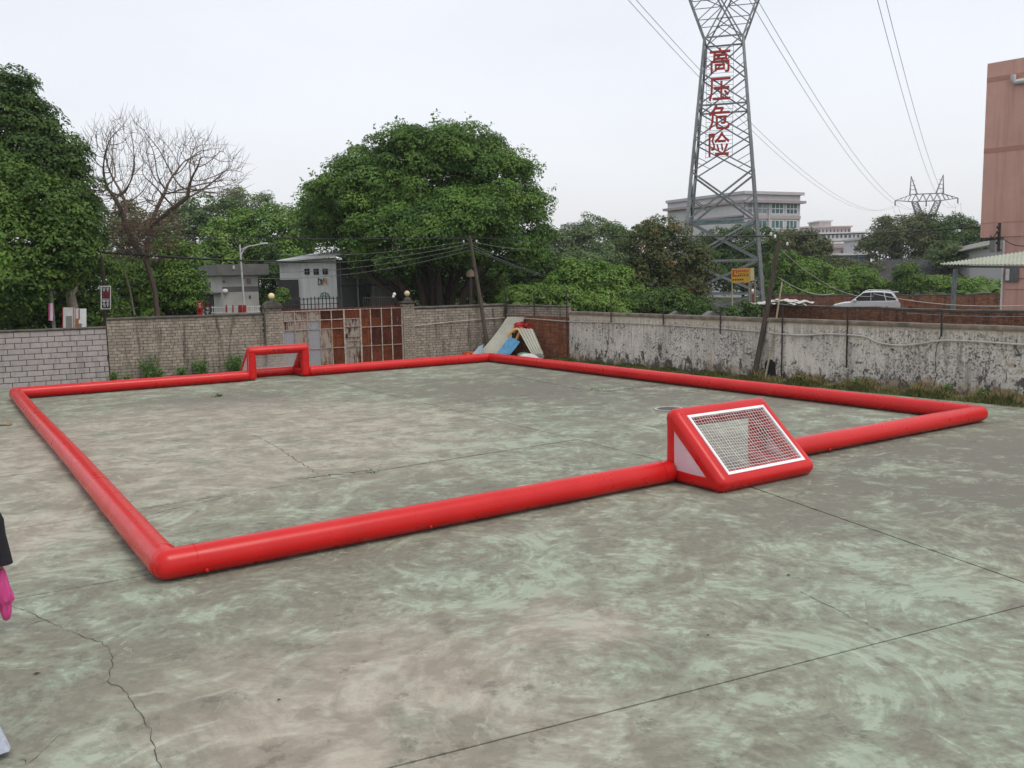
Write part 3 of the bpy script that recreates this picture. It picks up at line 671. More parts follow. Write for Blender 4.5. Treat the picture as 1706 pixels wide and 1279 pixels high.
# ---------------------------------------------------------------- inflatable pitch
YAW = .586576; Pa = Vector((math.cos(YAW), math.sin(YAW), 0)); Pb = Vector((-math.sin(YAW), math.cos(YAW), 0))
NLc = Vector((-4.2577, 10.3576, 0)); PA, PB, TR = 18.452, 21.823, .195
def fp(u, v, z=TR): return NLc+Pa*u+Pb*v+Z3*z
fr = thing('inflatable_pitch_border', 'red inflatable tube border laid out as a large rectangle on the yard', 'inflatable border', fp(0, 0, 0))
def swell(p, q, r, name='tube', n=28, dip=True, e0=True, e1=True):
    """long inflated tube: slight sag and pinch, flattened where it rests"""
    p = Vector(p); q = Vector(q); T = (q-p).normalized(); L = (q-p).length; N = Vector((-T.y, T.x, 0)); vs = []; fs = []; st = []
    def end(flag, sgn):
        return [(sgn*r*.9*math.sin(a), math.cos(a)**.7 if math.cos(a) > 0 else 0) for a in (R(88), R(76), R(60), R(42), R(22))] if flag else [(sgn*.05, .80), (sgn*.02, .93)]
    for o_, k in end(e0, -1): st.append((o_, max(k, .05)))
    m = max(6, int(L/.45)); ph = random.uniform(0, 9)
    ks = sorted(set([L*k/m for k in range(m+1)]+[.06*k for k in range(1, 14)]+[L-.06*k for k in range(1, 14)]))
    for s in ks: st.append((s, 1+.010*math.sin(s*3.6+ph)+random.uniform(-.003, .003)))
    for o_, k in reversed(end(e1, 1)): st.append((L+o_, max(k, .05)))
    for s, k in st:
        wob = .010*math.sin(s*.45+ph)
        for j in range(n):
            a = 2*math.pi*j/n; pu = 1+.016*math.sin(11*a+s*7+ph)*math.exp(-(min(abs(s-.3), abs(L-s-.3))/.16)**2); x = math.cos(a)*r*k*pu; z = math.sin(a)*r*k*pu
            if z < 0: z *= .93; x *= 1.03
            vs.append(p+T*s+N*(x+wob)+Z3*z)
    for i in range(len(st)-1):
        for j in range(n): fs.append((i*n+j, i*n+(j+1) % n, (i+1)*n+(j+1) % n, (i+1)*n+j))
    fs += [tuple(range(n)), tuple((len(st)-1)*n+j for j in range(n))]
    b = MB(); b.add(vs, fs); o = b.build(name, 'red_pvc', fr, True); return o
GU0, GU1 = 8.40, 10.82            # the goals interrupt the two ends
t1 = swell(fp(0, 0), fp(GU0-.02, 0), TR, 'end_tube', e0=True, e1=False); t2 = swell(fp(GU1+.02, 0), fp(PA, 0), TR, 'end_tube', e0=False, e1=True)
FU0, FU1 = 7.66, 10.08
t3 = swell(fp(0, PB), fp(FU0-.02, PB), TR, 'end_tube', e0=True, e1=False); t4 = swell(fp(FU1+.02, PB), fp(PA, PB), TR, 'end_tube', e0=False, e1=True)
t5 = swell(fp(0, .05), fp(0, PB-.05), TR*1.0, 'side_tube'); t6 = swell(fp(PA, .05), fp(PA, PB-.05), TR, 'side_tube')
def seam(c, T, r, par, w_=.007):
    b = MB(); T = Vector(T).normalized(); N = Vector((-T.y, T.x, 0)); P = [Vector(c)+N*math.cos(2*math.pi*k/28)*r+Z3*math.sin(2*math.pi*k/28)*r*(.94 if math.sin(2*math.pi*k/28) < 0 else 1) for k in range(28)]
    b.tube(P, w_, 5, closed=True); b.build('weld_seam', 'red_pvc', par, True)
for (u, v, tt, par) in ((.32, 0, Pa, t1), (0, .26, Pb, t5), (PA-.3, 0, Pa, t2), (PA, .25, Pb, t6), (.3, PB, Pa, t3), (0, PB-.25, Pb, t5), (PA-.3, PB, Pa, t4), (PA, PB-.25, Pb, t6), (GU0-.25, 0, Pa, t1), (GU1+.25, 0, Pa, t2)):
    seam(fp(u, v), tt, TR*1.004, par)
for u, v, sx in ((3.55, -.17, Pb*-1), (.42, -.17, Pb*-1), (12.6, -.17, Pb*-1)):      # inflation valves low on the tubes
    c = fp(u, v, .085); b = MB(); b.sphere(c, .028, 10, 6); b.tube([c, c+sx*.03], .016, 8); b.build('valve', 'red_pvc', fr, True)
c = fp(PA-.17, 12.2, .2)
b = MB()
for k in range(5): b.box(c+Pb*(k*.13-.3)+Z3*random.uniform(-.02, .04)-Pa*.022, (.02, .035, .004), Pa, Pb)
b.build('scuff_print', 'dark_ink', t6)

# ---------------------------------------------------------------- inflatable goals (local frame: x along the line, y outwards, z up)
def make_goal():
    g = thing('inflatable_goal', 'x', 'goal', (0, 0, 0)); Wd, H, Dp, r = 2.42, 1.27, 1.20, .162
    x0, x1 = r, Wd-r; Cc = (0, r)
    def cap(name, p, q, rr=r, rr2=None, sq=.55):
        p, q = Vector(p), Vector(q); T = (q-p).normalized(); ax = Vector((1, 0, 0)) if abs(T.x) < .5 else snm; A1 = (ax-T*ax.dot(T)).normalized(); A2 = T.cross(A1); n = 32; L = (q-p).length; vs = []; fs = []
        st = [(-rr*.86, .35), (-rr*.80, .62), (-rr*.66, .84), (-rr*.42, .965), (-rr*.15, 1.)]+[(L*k/4, 1+.01*math.sin(k*2.)) for k in range(5)]+[(L+rr*.15, 1.), (L+rr*.42, .965), (L+rr*.66, .84), (L+rr*.80, .62), (L+rr*.86, .35)]
        for s_, k in st:
            for j in range(n):
                a = 2*math.pi*j/n; c_, d_ = math.cos(a), math.sin(a); e = 2/2.5; vs.append(p+T*s_+A1*(rr*k*math.copysign(abs(c_)**e, c_))+A2*(rr*k*math.copysign(abs(d_)**e, d_)))
        for i in range(len(st)-1):
            for j in range(n): fs.append((i*n+j, i*n+(j+1) % n, (i+1)*n+(j+1) % n, (i+1)*n+j))
        fs += [tuple(range(n)), tuple((len(st)-1)*n+j for j in range(n))]
        b = MB(); b.add(vs, fs); o = b.build(name, 'red_pvc', g, True); return o
    zt = H-r; yb = Dp-r; snm = Vector((0, zt-r, yb)).normalized()
    cap('crossbar', (x0, .0, zt), (x1, .0, zt), r)
    for x in (x0, x1):
        cap('upright', (x, 0, r), (x, 0, zt), r*1.0); cap('side_base_tube', (x, 0, r*.98), (x, yb, r*.98), r*.96)
        cap('slope_tube', (x, 0, zt), (x, yb, r), r)
    cap('back_base_tube', (x0, yb, r), (x1, yb, r), r)
    # net plane lies on the outer face of the sloping frame
    sd_ = Vector((0, yb, r-zt)).normalized(); nrm = Vector((0, -sd_.z, sd_.y)); 
    if nrm.y < 0: nrm = -nrm
    L = (Vector((0, yb, r))-Vector((0, 0, zt))).length
    def sp(x, s, o=0.): return Vector((x, 0, zt))+sd_*s+nrm*(r*1.03+o)
    nx0, nx1, ns0, ns1 = r*1.42+.052, Wd-r*1.42-.052, r*.85, L-r*.40
    bw_ = .052
    for (xa, sa, xb, sb) in ((nx0-bw_, ns0-bw_/2, nx1+bw_, ns0-bw_/2), (nx0-bw_, ns1+bw_/2, nx1+bw_, ns1+bw_/2), (nx0-bw_/2, ns0+.003, nx0-bw_/2, ns1-.003), (nx1+bw_/2, ns0+.003, nx1+bw_/2, ns1-.003)):
        b = MB(); N = 10; vs = []; fs = []
        al = (sp(xb, sb)-sp(xa, sa)).normalized(); pr = nrm.cross(al).normalized()
        for k in range(N+1):
            p = sp(xa, sa).lerp(sp(xb, sb), k/N)+nrm*.008
            vs += [p+pr*bw_/2-nrm*.05, p+pr*bw_/2, p-pr*bw_/2, p-pr*bw_/2-nrm*.05]
            if k: fs += [((k-1)*4+j, (k-1)*4+(j+1) % 4, k*4+(j+1) % 4, k*4+j) for j in range(4)]
        fs += [(0, 1, 2, 3), (N*4+3, N*4+2, N*4+1, N*4)]
        b.add(vs, fs); b.build('net_border', 'net_border', g)
    b = MB(); NX, NSs = 28, 19
    def sag(x, s):
        u = (x-nx0)/(nx1-nx0); v = (s-ns0)/(ns1-ns0); return -.045*math.sin(math.pi*u)*math.sin(math.pi*v)+.004*math.sin(u*23+v*9)
    for i in range(NX+1):
        x = nx0+(nx1-nx0)*i/NX; b.tube([sp(x+.006*math.sin(k*1.9+i*.7)*(0 < k < 12), ns0+(ns1-ns0)*k/12, sag(x, ns0+(ns1-ns0)*k/12)-.01) for k in range(13)], .0060, 4, False)
    for j in range(NSs+1):
        s = ns0+(ns1-ns0)*j/NSs; b.tube([sp(nx0+(nx1-nx0)*k/16, s+.007*math.sin(k*1.3+j*.9)*(0 < k < 16), sag(nx0+(nx1-nx0)*k/16, s)-.01) for k in range(17)], .0048, 4, False)
    b.build('net', 'white_cord', g)
    for x, sgn in ((x0, -1), (x1, 1)):
        b = MB(); xx = x+sgn*(r*.88); b.prism([(xx, -.10, r*.8), (xx, yb, r*.8), (xx, yb, r*1.2), (xx, .05, zt+.02), (xx, -.10, zt+.02)], (sgn*.004, 0, 0)); b.build('side_film', 'side_film', g)
    return g
goal_n = make_goal()
goal_f = copy_tree(goal_n)
def place(g, u, v, out):
    g.location = fp(u, v, .0); g.rotation_euler = (0, 0, YAW if out > 0 else YAW+math.pi)
# near goal: outwards is -Pb, so turn it about its middle
place(goal_n, GU1, 0, -1); place(goal_f, FU0, PB, 1)
tag(goal_n, 'near red inflatable goal with white-bordered net on its sloping back', 'goal', 'inflatable goals at both ends')
tag(goal_f, 'far red inflatable goal standing in front of the rusty gate', 'goal', 'inflatable goals at both ends')
b = MB()           # small worn print on the far goal's crossbar
for (x, z, hw, hz) in ((.98, .0, .022, .05), (1.0, -.035, .03, .012), (1.14, -.02, .03, .02), (1.21, -.015, .022, .025), (1.28, -.012, .02, .02), (1.36, .0, .018, .035), (1.42, .01, .018, .03), (1.17, .02, .05, .008)):
    b.box((x, -.168+.0, 1.105+z), (hw, .006, hz))
pr_ = b.build('crossbar_print', 'dark_ink', goal_f)

# ---------------------------------------------------------------- leaning poles and cables
def V0_(v): return Vector((v.x, v.y, 0))
def pole(name, base, top, r0, r1, m, lab, cat='pole', group=None):
    o = thing(name, lab, cat, base, group); b = MB(); N = 6; P = []
    for k in range(N+1):
        u = k/N; P.append(Vector(base).lerp(Vector(top), u)+Vector((math.sin(u*4)*.02, math.cos(u*3)*.02-.02, 0)))
    b.tube(P, [r0+(r1-r0)*k/N for k in range(N+1)], 10); b.build('shaft', m, o, True); return o
pb1 = V0_(PL(807, 592, WL0, WC))+wl_n*.45; pt1 = D(783, 393, pb1.y+.1)
po1 = pole('wooden_pole', pb1, pt1, .105, .07, 'old_wood', 'leaning wooden utility pole in front of the brick wall corner', 'pole', 'leaning wooden utility poles')
b = MB(); b.beam(pt1+Vector((-.35, 0, -.35)), pt1+Vector((.35, .05, -.3)), .06); b.build('crossarm', 'old_wood', po1)
for dx in (-.3, .3): b = MB(); b.lathe(pt1+Vector((dx, .02, -.3)), [(.02, 0), (.04, .03), (.03, .06), (.045, .08), (.02, .12)], 8); b.build('insulator', 'white_paint', po1)
pb2 = V0_(PL(1266, 632, WC, WR1))+wr_n*.35; pt2 = D(1297, 402, pb2.y+.1)
po2 = pole('wooden_pole', pb2, pt2, .10, .072, 'old_wood', 'leaning dark wooden pole with tilted crossarm by the plaster wall', 'pole', 'leaning wooden utility poles')
b = MB(); b.beam(pt2+Vector((-.3, 0, .14)), pt2+Vector((.42, .05, -.3)), .07); b.build('crossarm', 'old_wood', po2)
for dx, dz in ((-.12, .16), (-.26, .24), (.3, -.1)): b = MB(); b.lathe(pt2+Vector((dx, 0, dz-.05)), [(.02, 0), (.045, .03), (.03, .06), (.05, .08), (.02, .12)], 8); b.build('insulator', 'white_paint', po2)
bb = V0_(PL(1283, 628, WC, WR1))+wr_n*.3; tt_ = D(1303, 470, bb.y+.15)
pole('bamboo_stake', bb, tt_, .036, .028, 'bamboo', 'slim pale bamboo stake leaning beside the dark wooden pole', 'stake')
def cat_pts(a, b_, sag, n=28):
    a = Vector(a); b_ = Vector(b_); return [a.lerp(b_, k/n)-Z3*(4*sag*(k/n)*(1-k/n)) for k in range(n+1)]
def cable(a, b_, sag, r, lab, m='cable', name='overhead_cable', group='overhead cables'):
    q = MB(); q.tube(cat_pts(a, b_, sag), r, 5, False); return tag(q.build(name, m), lab, 'cable', group)
# street cables left of the leaning pole
cable(pt1+Vector((-.1, 0, -.05)), D(-40, 393, 40), .1, .012, 'thin straight cable from the left pole top to the left tree')
for k, (xe, ye, yl) in enumerate(((463, 424, 408), (440, 437, 412), (400, 452, 416), (390, 462, 421))):
    cable(pt1+Vector((-.3+.1*k, 0, -.25-.13*k)), D(xe, ye, 46), .25+.08*k, .012, ['uppermost', 'second', 'third', 'lowest'][k]+' of the four cables fanning left from the leaning pole', 'wire_grey')
cable(D(-60, 398, 38), D(560, 437, 52), .25, .055, 'thick black bundled cable crossing in front of the small concrete building')
cable(D(250, 390, 44), D(790, 397, 44), .1, .014, 'thin cable crossing the banyan crown towards the leaning pole')
# right of it
cable(pt1+Vector((.1, 0, -.05)), D(1310, 388, 60), .5, .016, 'thin cable from the leaning pole towards the pylon')
cable(D(930, 391, 62), D(1760, 370, 62), .45, .042, 'thick black cable crossing in front of the pylon to the pink building')
cable(pt1+Vector((.25, 0, -.3)), D(930, 413, 58), .2, .012, 'short cable from the leaning pole passing right over the banyan', 'wire_grey')
for k, (x, y, d_) in enumerate(((890, 440, 56), (935, 465, 58), (980, 482, 60))):
    cable(pt1+Vector((.1, 0, -.4-.12*k)), D(x, y, d_), .15, .011, ['upper', 'middle', 'lower'][k]+' of three cables sloping down right from the leaning pole', 'wire_grey')
cable(pt2+Vector((.1, 0, -.3)), D(1455, 493, 48), .5, .016, 'upper pale cable sagging right from the crossarm pole', 'pvc_pipe')
cable(pt2+Vector((.0, 0, -1.2)), D(1390, 488, 50), .3, .014, 'lower pale cable sagging right from the crossarm pole', 'pvc_pipe')
cable(D(1455, 489, 44), D(1720, 508, 36), .25, .018, 'pale cable sagging over the brick wall at right', 'pvc_pipe')
cable(D(1510, 521, 34), D(1720, 527, 31), .05, .010, 'thin wire strung along the near brick wall', 'wire_grey')

# ---------------------------------------------------------------- scrap heap in the far corner
def sheet(P00, P10, P11, P01, ribs, amp, m, lab, sagz=.0, name='corrugated_sheet', rag=0.):
    P00, P10, P11, P01 = map(Vector, (P00, P10, P11, P01)); n = (P10-P00).cross(P01-P00).normalized(); NU, NV = ribs*4, 14; vs = []; fs = []
    for j in range(NV+1):
        v = j/NV
        for i in range(NU+1):
            u = i/NU; ph = u*ribs % 1.; p = (P00.lerp(P10, u)).lerp(P01.lerp(P11, u), v)
            h = amp if ph < .3 else (amp*(1-(ph-.3)/.15) if ph < .45 else (0 if ph < .85 else amp*(ph-.85)/.15))
            p = p+n*(h+sagz*math.sin(math.pi*v)*1.0)
            if rag and j in (0, NV): p += (P01-P00).normalized()*random.uniform(-rag, rag)
            vs.append(p)
    for j in range(NV):
        for i in range(NU): a = j*(NU+1)+i; fs.append((a, a+1, a+NU+2, a+NU+1))
    b = MB(); b.add(vs, fs); o = b.build(name, m, None); sm_ = o.modifiers.new('thickness', 'SOLIDIFY'); sm_.thickness = .012
    return tag(o, lab, 'metal sheet', 'scrap roofing sheets in the corner')
cw = lambda x, y, A, B, o_: PL(x, y, A, B)
d0 = 41.2
sheet(D(795, 592, 39.9), D(825, 592, 39.5), D(877, 528, 40.6), D(846, 528, 41.2), 7, .03, 'cream_sheet', 'large cream corrugated roofing sheet leaning against the wall corner', -.10)
sheet(D(887, 592, 38.6), D(906, 590, 38.4), D(888, 548, 39.4), D(862, 547, 39.8), 5, .03, 'cream_sheet', 'smaller cream corrugated sheet leaning on the red brick wall', .03, rag=.03)
sheet(D(826, 591, 39.0), D(850, 591, 38.9), D(867, 570, 39.3), D(849, 561, 39.8), 5, .03, 'blue_sheet', 'blue corrugated sheet between the two cream sheets', -.02)
sheet(D(787, 591, 39.7), D(802, 591, 39.5), D(806, 574, 39.9), D(799, 577, 40.2), 3, .025, 'pale_blue_sheet', 'small pale blue sheet at the foot of the leaning pole', 0)
def blob(name, c, r, m, lab, cat, seed, amp=.35, flat=.6, n=3):
    rr = np.random.default_rng(seed); bm = bmesh.new(); bmesh.ops.create_icosphere(bm, subdivisions=n, radius=1); ks = rr.normal(size=(7, 3))*2.2; ph = rr.uniform(0, 6, 7)
    for v in bm.verts:
        f = 1+amp*sum(math.sin(ks[i] @ np.array(v.co)+ph[i]) for i in range(7))/3.5; v.co = Vector((v.co.x*r[0]*f, v.co.y*r[1]*f, max(v.co.z*r[2]*f, -r[2]*flat)))
        v.co += Vector(c)+Z3*r[2]*flat
    me = bpy.data.meshes.new(name); bm.to_mesh(me); bm.free(); o = link(name, me, m, None, True); return tag(o, lab, cat)
blob('tarpaulin', V0_(D(889, 592, 37.6)), (.55, .25, .2), 'white_tarp', 'crumpled white tarpaulin in front of the smaller cream sheet', 'tarpaulin', 5, 1.0)
def lump(name, c, r, m, par, seed):
    rr = np.random.default_rng(seed); bm = bmesh.new(); bmesh.ops.create_icosphere(bm, subdivisions=3, radius=1); ks = rr.normal(size=(9, 3))*3.2; ph = rr.uniform(0, 6, 9)
    for v in bm.verts: f = 1+.55*sum(math.sin(ks[i] @ np.array(v.co)+ph[i]) for i in range(9))/4.; v.co = Vector((v.co.x*r[0]*f, v.co.y*r[1]*f, v.co.z*r[2]*f))+Vector(c)-OFF[par]
    me = bpy.data.meshes.new(name); bm.to_mesh(me); bm.free(); return link(name, me, m, par, True)
c = D(876, 541, 40.3); o = thing('red_inflatable_scrap', 'bright red crumpled plastic on top of the scrap heap', 'scrap', Vector((c.x, c.y, 0)))
for k in range(14):
    q = c+Vector((random.uniform(-.45, .5), random.uniform(-.2, .2), random.uniform(-.2, .06))); lump('fold', q, (random.uniform(.13, .26), .15, random.uniform(.07, .16)), 'red_rubber', o, 300+k)
c = D(857, 558, 39.9); o = thing('toy_ring', 'yellow and orange ring showing between the scrap sheets', 'ring', Vector((c.x, c.y, 0)))
b = MB(); P = [c+Vector((.24*math.cos(a)*(1+.2*math.sin(3*a)), -.05, .24*math.sin(a)+.12*math.cos(a))) for a in [2*math.pi*k/18 for k in range(18)]]; b.tube(P, .065, 8, closed=True); b.build('ring_tube', 'yellow_rubber', o, True)
b = MB(); b.tube([c+Vector((.3, -.05, .35)), c+Vector((.45, 0, -.1)), c+Vector((.75, 0, -.65))], .09, 8); b.build('ring_strap', 'orange_rubber', o, True)
b = MB(); b.box(c+Vector((.0, .04, 0)), (.12, .02, .1)); b.build('ring_middle', 'dark_void', o)  # black box filling the open middle of the ring
blob('rag_heap', V0_(D(869, 590, 38.2)), (.4, .3, .22), 'green_rag', 'dark green rags under the blue sheet', 'rags', 9, .6)
blob('rag_heap', V0_(D(894, 586, 38.0))+Z3*.1, (.24, .10, .16), 'stone_grey', 'grey rags in front of the smaller cream sheet', 'rags', 12, .5)
c = V0_(PL(773, 590, WL0, WC))+wl_n*.4; o = thing('orange_scrap', 'orange plastic scraps at the foot of the brick wall left of the pole', 'scrap', c)
for k in range(8):
    q = c+Vector((random.uniform(-.35, .4), random.uniform(-.1, .15), random.uniform(.08, .25))); lump('piece', q, (random.uniform(.08, .17), .1, random.uniform(.06, .14)), ['orange_rubber', 'red_rubber'][k % 2], o, 330+k)
b = MB(); b.tube([c+Vector((.4, 0, .28)), c+Vector((.6, -.1, .1)), c+Vector((.85, -.1, .05))], .07, 8); b.build('hose_end', 'green_rag', o, True)

# ---------------------------------------------------------------- foliage
def leaves(name, P, Nn, size, tint, m, parent, aspect=.5, kind=None):
    """one mesh of many leaf-shaped faces"""
    n = len(P); rv = RNG.normal(size=(n, 3)); Nn = Nn/np.linalg.norm(Nn, axis=1, keepdims=True)
    T = rv-(rv*Nn).sum(1, keepdims=True)*Nn; T /= np.linalg.norm(T, axis=1, keepdims=True); B = np.cross(Nn, T); L = size[:, None]
    o = OFF.get(parent, Vector((0, 0, 0))); P = P-np.array(o)
    v = np.stack([P-T*L*.5, P-B*L*aspect*.5+Nn*L*.06, P+T*L*.5-Nn*L*.10, P+B*L*aspect*.5+Nn*L*.06], 1).reshape(-1, 3)
    me = bpy.data.meshes.new(name); me.vertices.add(4*n); me.vertices.foreach_set('co', v.astype(np.float32).ravel())
    me.loops.add(4*n); me.loops.foreach_set('vertex_index', np.arange(4*n, dtype=np.int32)); me.polygons.add(n); me.polygons.foreach_set('loop_start', np.arange(0, 4*n, 4, dtype=np.int32))
    me.update(calc_edges=True); at = me.attributes.new('tint', 'FLOAT', 'POINT'); at.data.foreach_set('value', np.repeat(tint, 4).astype(np.float32))
    me.materials.append(MAT[m]); ob = bpy.data.objects.new(name, me); COL.objects.link(ob)
    if parent: ob.parent = parent; OFF[ob] = o
    if kind: ob['kind'] = kind
    return ob
def crown_pts(blobs, nclump, per, cr, lsz, inner=.25, up=.45, seed=0, drop=0.):
    rng = np.random.default_rng(seed); C = np.array([b[0] for b in blobs], float); Rr = np.array([b[1] for b in blobs], float)
    wgt = (Rr.prod(1))**(2/3); wgt /= wgt.sum(); cc = []; oo = []
    while len(cc) < nclump:
        i = rng.choice(len(C), p=wgt); d = rng.normal(size=3); d /= np.linalg.norm(d); 
        if d[2] < -.35 and rng.random() < .5: continue
        rad = rng.uniform(.80, 1.06) if rng.random() > inner else rng.uniform(.35, .8)
        p = C[i]+Rr[i]*d*rad
        q = (((p-C)/Rr)**2).sum(1)**.5; q[i] = 9
        if q.min() < .62 and rng.random() < .85: continue
        cc.append(p); oo.append(d)
    cc = np.array(cc); oo = np.array(oo); n = nclump*per
    cl = np.repeat(np.arange(nclump), per); sc = rng.uniform(.65, 1.35, nclump)*cr
    d = rng.normal(size=(n, 3)); d /= np.linalg.norm(d, axis=1, keepdims=True); rad = rng.random(n)**.45
    d[:, 2] = np.where(rng.random(n) < .7, np.abs(d[:, 2]), d[:, 2]); rad = .45+.55*rad
    q = d*rad[:, None]*sc[cl][:, None]; q[:, 2] *= .80; q[:, 2] -= drop*rad*sc[cl]
    P = cc[cl]+q; N = oo[cl]*.35+d*.75+rng.normal(size=(n, 3))*.38; N[:, 2] += up
    tint = np.clip(rng.random(nclump)[cl]*.65+rng.random(n)*.35, 0, 1); size = lsz*rng.uniform(.6, 1.3, n)
    return P, N, size, tint
def blobs_px(L, Y):
    out = []
    for b in L:
        x, y, rx, ry = b[:4]; dy = b[4] if len(b) > 4 else 0.; fd = b[5] if len(b) > 5 else .9; c = D(x, y, Y+dy); k = M1(Y+dy); out.append((tuple(c), (rx*k, rx*k*fd, ry*k)))
    return out
def limbs(b, base, tips, r0, seed=0, bend=.12, n=7, rt=.04):
    rng = random.Random(seed)
    for tp in tips:
        a = Vector(base); e = Vector(tp); L = (e-a).length; j = Vector((rng.uniform(-1, 1), rng.uniform(-1, 1), rng.uniform(-.2, .4)))*L*bend
        P = [a.lerp(e, k/n)+j*math.sin(math.pi*k/n) for k in range(n+1)]; b.tube(P, [r0*(1-k/n)**.8+rt for k in range(n+1)], 7)
def tree(name, lab, px, Y, blobs, nclump, per0, cr, lsz0, m, seed, trunk=None, r0=.2, bark='bark', group=None, inner=.25, up=.45, cat='tree', drop=0., tips=6, aspect=.5):
    per, lsz = int(per0*1.9), lsz0*.76; base = Vector(trunk) if trunk else Vector((D(px, 470, Y).x, Y, -.06)); o = thing(name, lab, cat, base, group)
    bl = blobs_px(blobs, Y); P, N, sz, tn = crown_pts(bl, nclump, per, cr, lsz, inner, up, seed, drop); P[:, 2] = np.maximum(P[:, 2], .02)
    leaves('crown', P, N, sz, tn, m, o, aspect)
    b = MB(); rn = random.Random(seed); zt_ = sum(q[0][2] for q in bl)/len(bl)
    fork = base+Vector((rn.uniform(-.2, .2), 0, max(.5, (zt_-base.z)*.42))); b.tube([base, base.lerp(fork, .5)+Vector((rn.uniform(-.1, .1), 0, 0)), fork], [r0*1.25, r0, r0*.85], 8)
    tt = [Vector(q[0])+Vector((rn.uniform(-.4, .4)*q[1][0], rn.uniform(-.4, .4)*q[1][1], q[1][2]*rn.uniform(0, .6))) for q in bl for _ in range(max(1, tips//len(bl)))]
    limbs(b, fork, tt, r0*.6, seed, rt=.02); b.build('trunk', bark, o, True); return o
# big banyan behind the gate
BY = 53; base = D(728, 505, BY); base.z = -.06
o = thing('banyan_tree', 'broad dense banyan tree with many trunks behind the rusty gate', 'tree', base)
bl = blobs_px([(712, 318, 92, 88, 1), (615, 325, 72, 62, 0), (560, 352, 50, 52, 3), (592, 398, 50, 34, 4), (650, 395, 70, 48, -2.5), (668, 262, 58, 42, 0), (760, 252, 66, 48, 0), (828, 318, 66, 70, 0), (862, 372, 48, 62, 0), (775, 370, 76, 55, -3), (715, 385, 68, 42, -3), (835, 408, 50, 34, -1), (620, 285, 50, 38, 1), (700, 340, 110, 70, 4), (538, 330, 24, 30, 0), (540, 378, 30, 38, 4), (705, 230, 34, 26, 0), (805, 262, 40, 36, 0), (655, 428, 56, 26, -1), (612, 432, 34, 20, 1), (895, 330, 16, 40, 0), (885, 415, 28, 26, 0)], BY)
P, N, sz, tn = crown_pts(bl, 820, 290, .92, .19, .2, .35, 11, .3)
sp_ = RNG.normal(size=(70, 3)); tipP = []
for i in range(150):      # loose sprays that break the outline
    c_, r_ = bl[RNG.integers(len(bl))]; d_ = RNG.normal(size=3); d_[2] = abs(d_[2])*.9+.1; d_ /= np.linalg.norm(d_); s0_ = np.array(c_)+np.array(r_)*d_*1.02
    for j in range(14): tipP.append(s0_+d_*j*.055+RNG.normal(size=3)*.09)
tipP = np.array(tipP); P = np.vstack([P, tipP]); N = np.vstack([N, RNG.normal(size=tipP.shape)+[0, 0, .5]]); sz = np.append(sz, RNG.uniform(.14, .26, len(tipP))); tn = np.append(tn, RNG.uniform(.4, 1, len(tipP)))
leaves('crown', P, N, sz, tn, 'banyan_leaf', o)
rt_ = random.Random(3)
for k in range(17):
    b = MB(); x = 690+k*5.2; q = D(x, 505, BY+rt_.uniform(-1, 1)); q.z = -.06; f = (k-8)/8
    e = D(712+f*140+rt_.uniform(-14, 14), 392+abs(f)*18+rt_.uniform(-20, 10), BY+rt_.uniform(-2.5, 2)); mid = q.lerp(e, .45)+Vector((-f*.5, 0, .25))
    rr = rt_.uniform(.10, .26); b.tube([q, q.lerp(mid, .5)+Vector((-f*.12, 0, 0)), mid, mid.lerp(e, .5)+Vector((f*.2, 0, -.1)), e], [rr*1.2, rr, rr*.85, rr*.7, rr*.45], 8); b.build('trunk', 'bark', o, True)
# dark trees at the left edge
LY = 37.5
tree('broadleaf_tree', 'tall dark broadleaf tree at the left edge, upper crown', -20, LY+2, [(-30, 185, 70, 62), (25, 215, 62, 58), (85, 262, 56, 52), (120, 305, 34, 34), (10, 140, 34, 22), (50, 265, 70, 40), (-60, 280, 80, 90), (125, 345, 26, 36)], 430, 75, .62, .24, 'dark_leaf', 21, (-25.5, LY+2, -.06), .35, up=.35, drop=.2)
tree('broadleaf_tree', 'lower brighter broadleaf tree at the left edge behind the block wall', -10, LY-1.5, [(15, 325, 62, 52), (70, 345, 54, 46), (108, 375, 38, 40), (30, 400, 72, 60), (95, 425, 52, 48), (45, 465, 60, 42), (-40, 400, 60, 110), (5, 480, 52, 44), (95, 395, 44, 58)], 430, 75, .60, .23, 'left_leaf', 22, (-22.6, LY-1.5, -.06), .3, up=.35, drop=.25)
tree('broadleaf_tree', 'dark undergrowth tree at the left edge under the brighter crown', 90, LY+3.5, [(20, 500, 70, 50), (95, 475, 52, 56), (138, 430, 28, 60), (135, 375, 26, 50), (60, 530, 60, 30), (160, 500, 22, 34)], 210, 60, .6, .26, 'dark_leaf', 23, None, .28, up=.2)
q = D(118, 465, LY+1.5); b = MB(); b.tube([Vector((q.x+.1, q.y, -.06)), D(121, 510, LY+1.5), D(117, 490, LY+1.5), D(127, 468, LY+1.5), D(122, 440, LY+1.5)], [.3, .22, .2, .16, .1], 10)
tag(b.build('tree_stump', 'pale_bark', None, True), 'pale crooked tree trunk in the dark trees above the block wall', 'trunk')
# sprig hanging in at the left edge
P, N, sz, tn = crown_pts([(tuple(D(-12, 395, 20)), (.22, .2, .45)), (tuple(D(2, 430, 20)), (.14, .2, .2))], 26, 12, .16, .17, .2, .3, 61)
o = thing('broadleaf_tree', 'sprig of bright leaves at the extreme left edge in front of the dark trees', 'tree', (-14.6, 19.6, 0)); leaves('crown', P, N, sz, tn, 'bright_leaf', o)
b = MB(); b.tube([(-14.6, 19.6, 0), (-14.3, 19.8, 2.5), (-13.2, 20, 4.2), D(-30, 400, 20), D(-5, 405, 20)], [.12, .1, .06, .03, .015], 8); b.build('trunk', 'bark', o, True)

